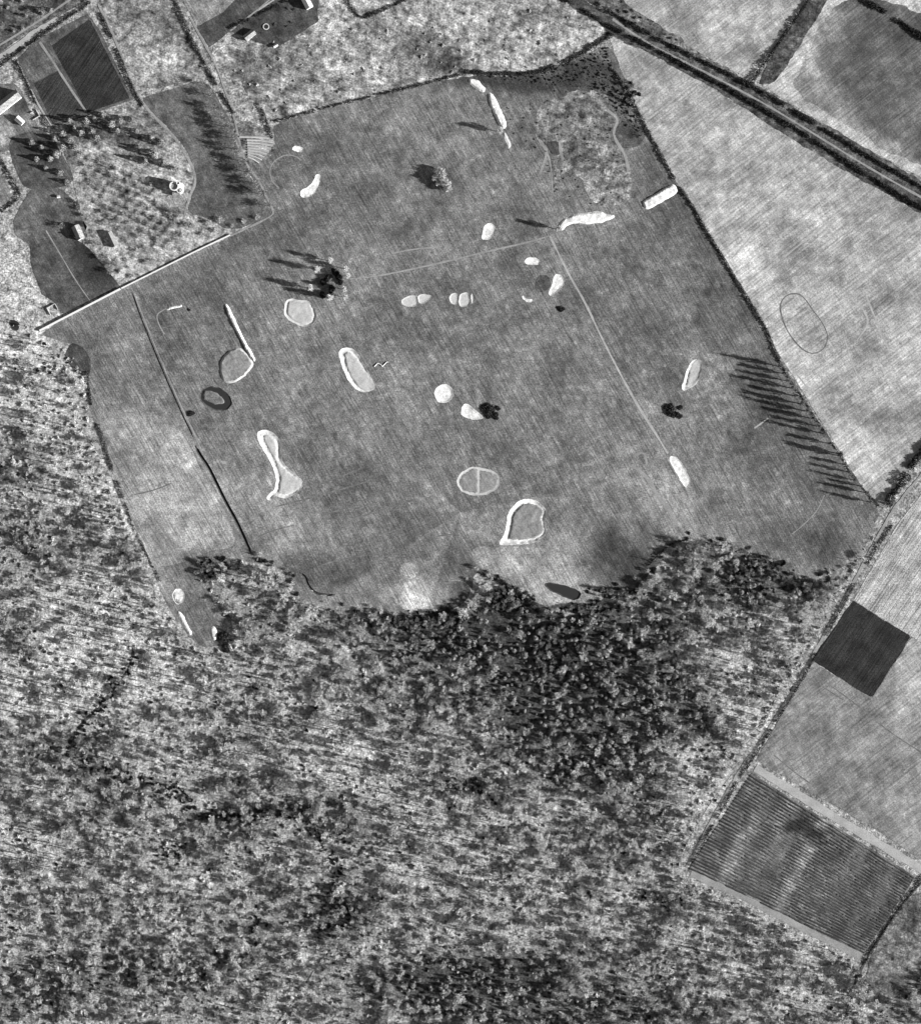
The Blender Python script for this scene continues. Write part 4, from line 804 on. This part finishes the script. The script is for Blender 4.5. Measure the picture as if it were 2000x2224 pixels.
# ---- woods
def wood_points():
    sp = 4.8
    gx, gy = np.meshgrid(np.arange(-470, 471, sp), np.arange(-520, 440, sp))
    P = np.c_[gx.ravel(), gy.ravel()]+rng.uniform(-.48, .48, (gx.size, 2))*sp
    px = P[:, 0]/S+1000; py = 1112-P[:, 1]/S
    Q = np.c_[px, py]
    WOOD = np.array([(-200,700),(60,700),(85,735),(150,765),(185,800),(185,870),(210,965),(252,1085),(295,1155),(345,1295),(395,1375),(440,1415),(495,1405),(485,1330),(435,1260),(445,1220),(500,1215),(560,1230),(624,1250),(642,1300),(690,1324),(750,1328),(770,1332),(900,1350),(990,1332),(1030,1295),(1035,1250),(1150,1305),(1215,1342),(1300,1342),(1375,1295),(1435,1230),(1487,1175),(1560,1182),(1615,1200),(1680,1256),(1760,1266),(1830,1256),(1880,1186),(1915,1150),(1862,1235),(1790,1355),(1740,1450),(1690,1535),(1590,1680),(1520,1800),(1470,1890),(1500,1915),(1620,1970),(1800,2060),(1875,2100),(1900,2160),(1960,2170),(2030,2080),(2200,2060),(2200,2420),(-200,2420)], float)
    global WOODPOLY; WOODPOLY = WOOD
    m = inside(Q, WOOD); return P[m], Q[m]
P, Q = wood_points()
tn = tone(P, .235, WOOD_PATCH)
nz = fbm(P, 16, 21); rn = rng.random(len(P))
dark_k = np.clip((.16-tn)/.11, 0, 1)
# probability by ground tone: conifers where dark, bare trees elsewhere, open glades where pale
nz2 = fbm(P, 34, 40); glade = np.clip((tn-.25)/.09, 0, 1)
clump = sstep((nz-.30)/.3); clump2 = sstep((nz2-.25)/.35)
keep = rn < ((1-dark_k)*np.where((Q[:, 0] < 260) & (Q[:, 1] < 1100), .6, 1)*(.08+.60*clump*(.45+.55*clump2))*(1-.45*glade)+dark_k*(.2+.6*sstep((nz-.28)/.25))*np.clip((tn-.015)/.045, .12, 1))
P, Q, tn, dark_k = P[keep], Q[keep], tn[keep], dark_k[keep]
is_con = rng.random(len(P)) < dark_k*.8
size = np.where(is_con, rng.uniform(.4, 1.0, len(P))**1.3*1.15, rng.uniform(.35, 1.0, len(P))**1.3*1.3)
LM = [((60,780),'left of the dark rough patch at the course edge'),((60,1000),'at the left edge level with the bone shaped bunker'),((170,1180),'left of the lower boundary hedge'),((60,1350),'at the left edge below the course level'),
 ((240,1350),'left of the slanting white bank'),((420,1500),'below the blackest bush'),((120,1580),'beside the thin stream'),((270,1660),'below the end of the thin stream'),((600,1400),'below the S curved ditch'),
 ((530,1240),'between the straight ditch and the S curved ditch'),((650,1600),'in the pale glades right of the stream'),((600,1780),'around the dark band in the lower left'),((740,1920),'around the dark column low in the middle left'),
 ((120,1850),'in the lower left pale glades'),((300,2000),'above the dark lower left strip'),((120,2150),'in the bottom left corner'),((400,2160),'on the bottom edge left of the faint stream'),((700,2120),'by the faint stream at the bottom edge'),
 ((880,1420),'below the dark thicket under the pale slope'),((1060,1380),'just below the dark thicket left of the sunken pool'),((1200,1420),'in the blackest part right below the sunken pool'),((1350,1420),'below the dark south east edge of the course'),
 ((1150,1560),'in the dark middle of the wood'),((1350,1580),'in the dark wood left of the track hedges'),((950,1640),'in the open wood below the blackest part'),((1200,1750),'in the open wood in the lower middle'),((950,1880),'in the broad open glade low in the middle'),
 ((1400,1750),'left of the striped crop field'),((1300,1950),'below and left of the striped crop field'),((950,2120),'in the dark strip on the bottom edge'),((1180,2160),'right of the dark strip on the bottom edge'),((1450,2120),'on the bottom edge below the striped crop field'),
 ((1650,2080),'just below the lower headland'),((1900,2150),'in the bottom right corner'),((1530,1280),'by the short thick hedge at the wood edge'),((1680,1300),'in the dark hollow near the east wood'),((1620,1480),'between the wood and the black plot'),((1800,1200),'at the foot of the poplar row')]
def zone(q):
    return min(LM, key=lambda l: (l[0][0]-q[0])**2+(l[0][1]-q[1])**2)[1]
inframe = (Q[:, 0] > 5) & (Q[:, 0] < 1995) & (Q[:, 1] < 2218)
def gn_stuff(name, kinds, pts, sz, label, cat):
    me = bpy.data.meshes.new(name); me.vertices.add(len(pts)); me.vertices.foreach_set('co', np.c_[pts, np.zeros(len(pts))].astype(np.float32).ravel())
    for nm, vals, ty in (('sc', sz, 'FLOAT'), ('rot', rng.uniform(0, 6.28, len(pts)), 'FLOAT'), ('pick', rng.integers(0, len(kinds), len(pts)), 'INT')):
        a = me.attributes.new(nm, ty, 'POINT'); a.data.foreach_set('value', np.asarray(vals, np.float32 if ty == 'FLOAT' else np.int32))
    o = link(name, me); ng = bpy.data.node_groups.new(name, 'GeometryNodeTree')
    ng.interface.new_socket('Geometry', in_out='INPUT', socket_type='NodeSocketGeometry'); ng.interface.new_socket('Geometry', in_out='OUTPUT', socket_type='NodeSocketGeometry')
    N = ng.nodes.new; Lk = ng.links.new; gi = N('NodeGroupInput'); go = N('NodeGroupOutput')
    iop = N('GeometryNodeInstanceOnPoints'); iop.inputs['Pick Instance'].default_value = True
    gti = N('GeometryNodeGeometryToInstance')
    for k in reversed(kinds):
        so = bpy.data.objects.new(k.name+'_source', k.whole); oi = N('GeometryNodeObjectInfo'); oi.inputs['Object'].default_value = so; oi.inputs['As Instance'].default_value = False
        gg = N('GeometryNodeGeometryToInstance'); Lk(oi.outputs['Geometry'], gg.inputs[0])
        if k is kinds[-1]: jn = N('GeometryNodeJoinGeometry')
        Lk(gg.outputs[0], jn.inputs[0])
    def at(nm, ty):
        a = N('GeometryNodeInputNamedAttribute'); a.data_type = ty; a.inputs['Name'].default_value = nm; return a.outputs['Attribute']
    Lk(gi.outputs[0], iop.inputs['Points']); Lk(jn.outputs[0], iop.inputs['Instance']); Lk(at('pick', 'INT'), iop.inputs['Instance Index'])
    cr = N('ShaderNodeCombineXYZ'); Lk(at('rot', 'FLOAT'), cr.inputs['Z']); Lk(cr.outputs[0], iop.inputs['Rotation']); Lk(at('sc', 'FLOAT'), iop.inputs['Scale'])
    Lk(iop.outputs[0], go.inputs[0])
    md = o.modifiers.new('instances', 'NODES'); md.node_group = ng
    tag(o, label, cat, kind='stuff'); return o
for con, kinds, nm in ((False, BARE+DARK[:1], 'bare_tree'), (True, CON, 'conifer')):
    ix = np.where(is_con == con)[0]
    order = ix[np.argsort(-(size[ix]*inframe[ix]))]
    ind, rest = order[:300], order[300:]
    for i in ind:
        z_ = zone(Q[i]); k = kinds[rng.integers(0, len(kinds))]
        k.place(Q[i, 0], Q[i, 1], float(size[i]), ('broad pale leafless tree ' if not con else 'broad conifer ')+z_, 'tree', nm.replace('_', ' ')+'s '+z_, name=nm)
    gn_stuff(nm+'_wood', kinds, P[rest], size[rest], 'mass of smaller leafless trees filling the woods' if not con else 'mass of smaller conifers filling the dark parts of the woods', 'wood')
POLE = [Kind('pole_tree', bare_tree_mesh(13, 1.5, 90, 140+k, 'twig', tw=.2, low=.5)) for k in range(2)]
gx, gy = np.meshgrid(np.arange(-440, 441, 7.0), np.arange(-480, 250, 7.0)); PP = np.c_[gx.ravel(), gy.ravel()]+rng.uniform(-3.5, 3.5, (gx.size, 2))
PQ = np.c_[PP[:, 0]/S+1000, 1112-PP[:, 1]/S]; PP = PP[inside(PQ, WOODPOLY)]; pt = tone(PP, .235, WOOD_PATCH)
PP = PP[(rng.random(len(PP)) < np.clip((pt-.18)/.14, 0, 1)*.4)]
gn_stuff('pole_wood', POLE, PP, rng.uniform(.6, 1.3, len(PP)), 'thin tall poles casting fine shadow streaks in the pale parts of the woods', 'wood')
gx, gy = np.meshgrid(np.arange(-440, 441, 4.2), np.arange(-480, 250, 4.2)); UU = np.c_[gx.ravel(), gy.ravel()]+rng.uniform(-2, 2, (gx.size, 2))
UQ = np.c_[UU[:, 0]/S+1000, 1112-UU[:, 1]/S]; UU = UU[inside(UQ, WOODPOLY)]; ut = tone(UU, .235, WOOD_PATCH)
cl = sstep((fbm(UU, 12, 61)-.42)/.2)
UU = UU[rng.random(len(UU)) < np.clip((.14-ut)/.08, 0, 1)*.55*cl+.12*sstep((fbm(UU, 20, 71)-.58)/.1)]
band = []
for pts in ([(430,1782),(520,1772),(600,1766),(650,1775),(680,1812),(720,1830),(775,1805)],[(290,1400),(285,1440),(262,1480),(225,1530),(180,1575),(145,1625),(150,1650),(230,1675),(300,1690),(400,1730),(430,1780)],[(690,1830),(740,1880),(720,1930),(760,1990),(700,2040)],[(60,1370),(80,1400),(60,1430)],[(330,1840),(380,1860),(400,1830)],[(1000,1700),(1040,1712),(1080,1740)],[(1380,1940),(1450,1960),(1480,1960)],[(560,1985),(545,2060)],[(840,1345),(1000,1335)],[(1100,1280),(1170,1340),(1200,1420),(1230,1500)],[(860,1420),(1060,1400)]):
    q = resample(WP(pts), 1.3, False); q = q[fbm(q, 8, 90) > .38]; band.append(q+rng.normal(0, 3.2, q.shape))
UU = np.vstack([UU]+band)
gn_stuff('dark_undergrowth', BUSH, UU, rng.uniform(.2, .6, len(UU)), 'patches and winding bands of black evergreen undergrowth in the woods', 'undergrowth')
PSC = [Kind('pale_scrub', bush_mesh(1.7, 2.0, 170, 150+k, 'twig'), 'foliage') for k in range(3)]
gx, gy = np.meshgrid(np.arange(-450, 451, 5.2), np.arange(-480, 250, 5.2)); SS = np.c_[gx.ravel(), gy.ravel()]+rng.uniform(-2.6, 2.6, (gx.size, 2))
SQ = np.c_[SS[:, 0]/S+1000, 1112-SS[:, 1]/S]; SS = SS[inside(SQ, WOODPOLY)]
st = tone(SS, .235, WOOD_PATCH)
SS = SS[rng.random(len(SS)) < (.25+.6*sstep((fbm(SS, 18, 81)-.35)/.3))*np.clip((st-.035)/.12, .06, 1)]
gn_stuff('pale_scrub', PSC, SS, rng.uniform(.35, 1.1, len(SS))**1.3, 'low pale leafless scrub between the trees of the woods', 'scrub')
print('woods', len(P), is_con.sum())
# undergrowth in the woods and heath scrub
def scatter(poly, sp, prob, seed):
    r = np.random.default_rng(seed); pw = WP(poly); lo, hi = pw.min(0), pw.max(0)
    gx, gy = np.meshgrid(np.arange(lo[0], hi[0], sp), np.arange(lo[1], hi[1], sp)); A = np.c_[gx.ravel(), gy.ravel()]+r.uniform(-.5, .5, (gx.size, 2))*sp
    A = A[inside(A, pw)]; return A[r.random(len(A)) < prob(A)]
A = scatter([(455,130),(690,60),(760,60),(1250,10),(1310,70),(1240,115),(1140,150),(1010,150),(850,190),(600,250),(520,170)], 6, lambda a: np.clip(.42-tone(a, .24, HEATH_PATCH), 0, 1)*2.2, 5)
A = A[::3]
gn_stuff('heath_scrub', PSC, A, rng.uniform(.25, .9, len(A)), 'dark scrub scattered over the pale heath at the top', 'scrub')
A = scatter([(1030,165),(1140,162),(1250,130),(1320,100),(1345,190),(1400,290),(1380,300),(1320,220),(1280,190),(1130,180)], 2.6, lambda a: np.full(len(a), .85), 6)
gn_stuff('corner_scrub', BUSH+SHRUB, A, rng.uniform(.12, .42, len(A)), 'dark scrub along the north corner of the course', 'scrub')
A = scatter([(1100,230),(1200,190),(1310,210),(1340,280),(1330,330),(1370,380),(1330,440),(1250,450),(1190,420),(1110,310)], 5, lambda a: np.full(len(a), .28), 8)
gn_stuff('rough_scrub', SHRUB, A, rng.uniform(.15, .4, len(A)), 'low scrub on the rough hillock in the north of the course', 'scrub')
A = scatter([(-150,-120),(190,-120),(180,-5),(120,25),(50,70),(-150,190)], 7, lambda a: np.full(len(a), .6), 9)
gn_stuff('corner_wood', CON+DARK, A, rng.uniform(.4, .9, len(A)), 'dark mixed wood in the top left corner beyond the road', 'wood')
A = scatter([(1200,-110),(1270,-5),(1380,55),(1500,100),(1450,60),(1360,0),(1320,-110)], 6, lambda a: np.full(len(a), .55), 10)
gn_stuff('roadside_scrub', SHRUB+BUSH[:1], A, rng.uniform(.3, .8, len(A)), 'scrub beside the diagonal road at the top', 'scrub')
edge_line = WP([(560,1225),(600,1232),(624,1252),(643,1298),(690,1323),(755,1328),(830,1337),(900,1347),(990,1327),(1024,1292),(1032,1245),(1060,1255),(1150,1300),(1215,1335),(1300,1337),(1370,1290),(1430,1225),(1485,1170),(1560,1176),(1620,1192),(1680,1252),(1760,1260),(1830,1250)])
ep = resample(edge_line, 3.0, False); A = ep[rng.integers(0, len(ep), 210)]+rng.normal(0, 4.0, (210, 2))
A = A[~np.any([inside(A, q) | (dist(A, q) < 2) for q in pool], axis=0)]
gn_stuff('edge_scrub', SHRUB+BUSH[:1]+BARE[:3], A, rng.uniform(.25, .95, len(A)), 'ragged scrub and saplings along the southern edge of the course', 'scrub')
for nm_, cx_, cy_, rx_, ry_, n_, lb_ in (('hollow_scrub',1660,1250,75,38,90,'dark scrub in the hollow near the east wood'),('slope_scrub',1330,1290,60,22,45,'dark scrub on the dark south east slope'),('west_scrub',470,1235,50,24,45,'dark scrub at the foot of the straight ditch'),('north_scrub',1370,205,24,30,30,'dark scrub beside the dark round green'),('slope_thicket',915,1352,100,11,170,'black thicket under the pale southern slope'),('point_thicket',1098,1300,34,32,110,'black thicket left of the sunken dark pool'),('deep_thicket',1215,1410,60,60,200,'blackest thicket in the wood right below the sunken pool'),('pool_thicket',1290,1320,75,12,70,'black thicket right of the sunken dark pool')):
    a_ = rng.uniform(0, 6.28, n_); r_ = rng.random(n_)**.5; A = WP(np.c_[cx_+rx_*r_*np.cos(a_), cy_+ry_*r_*np.sin(a_)])
    gn_stuff(nm_, BUSH+DARK, A, rng.uniform(.25, .7, n_), lb_, 'scrub')
# fallen branch, white stones
V, F = [], []
pp = [w(p) for p in Z(500,480,[(1095,1105),(1120,1080),(1145,1090),(1155,1105),(1190,1070),(1205,1072)])]
for a, b in zip(pp[:-1], pp[1:]): tube(V, F, (a[0], a[1], .3), (b[0], b[1], .4), .45, .3, 5)
o = link('fallen_branch', big_mesh('fallen_branch', np.array(V), np.array(F), [M['white_wall']])); tag(o, 'crooked bleached branch lying right of the capsule bunker', 'branch')
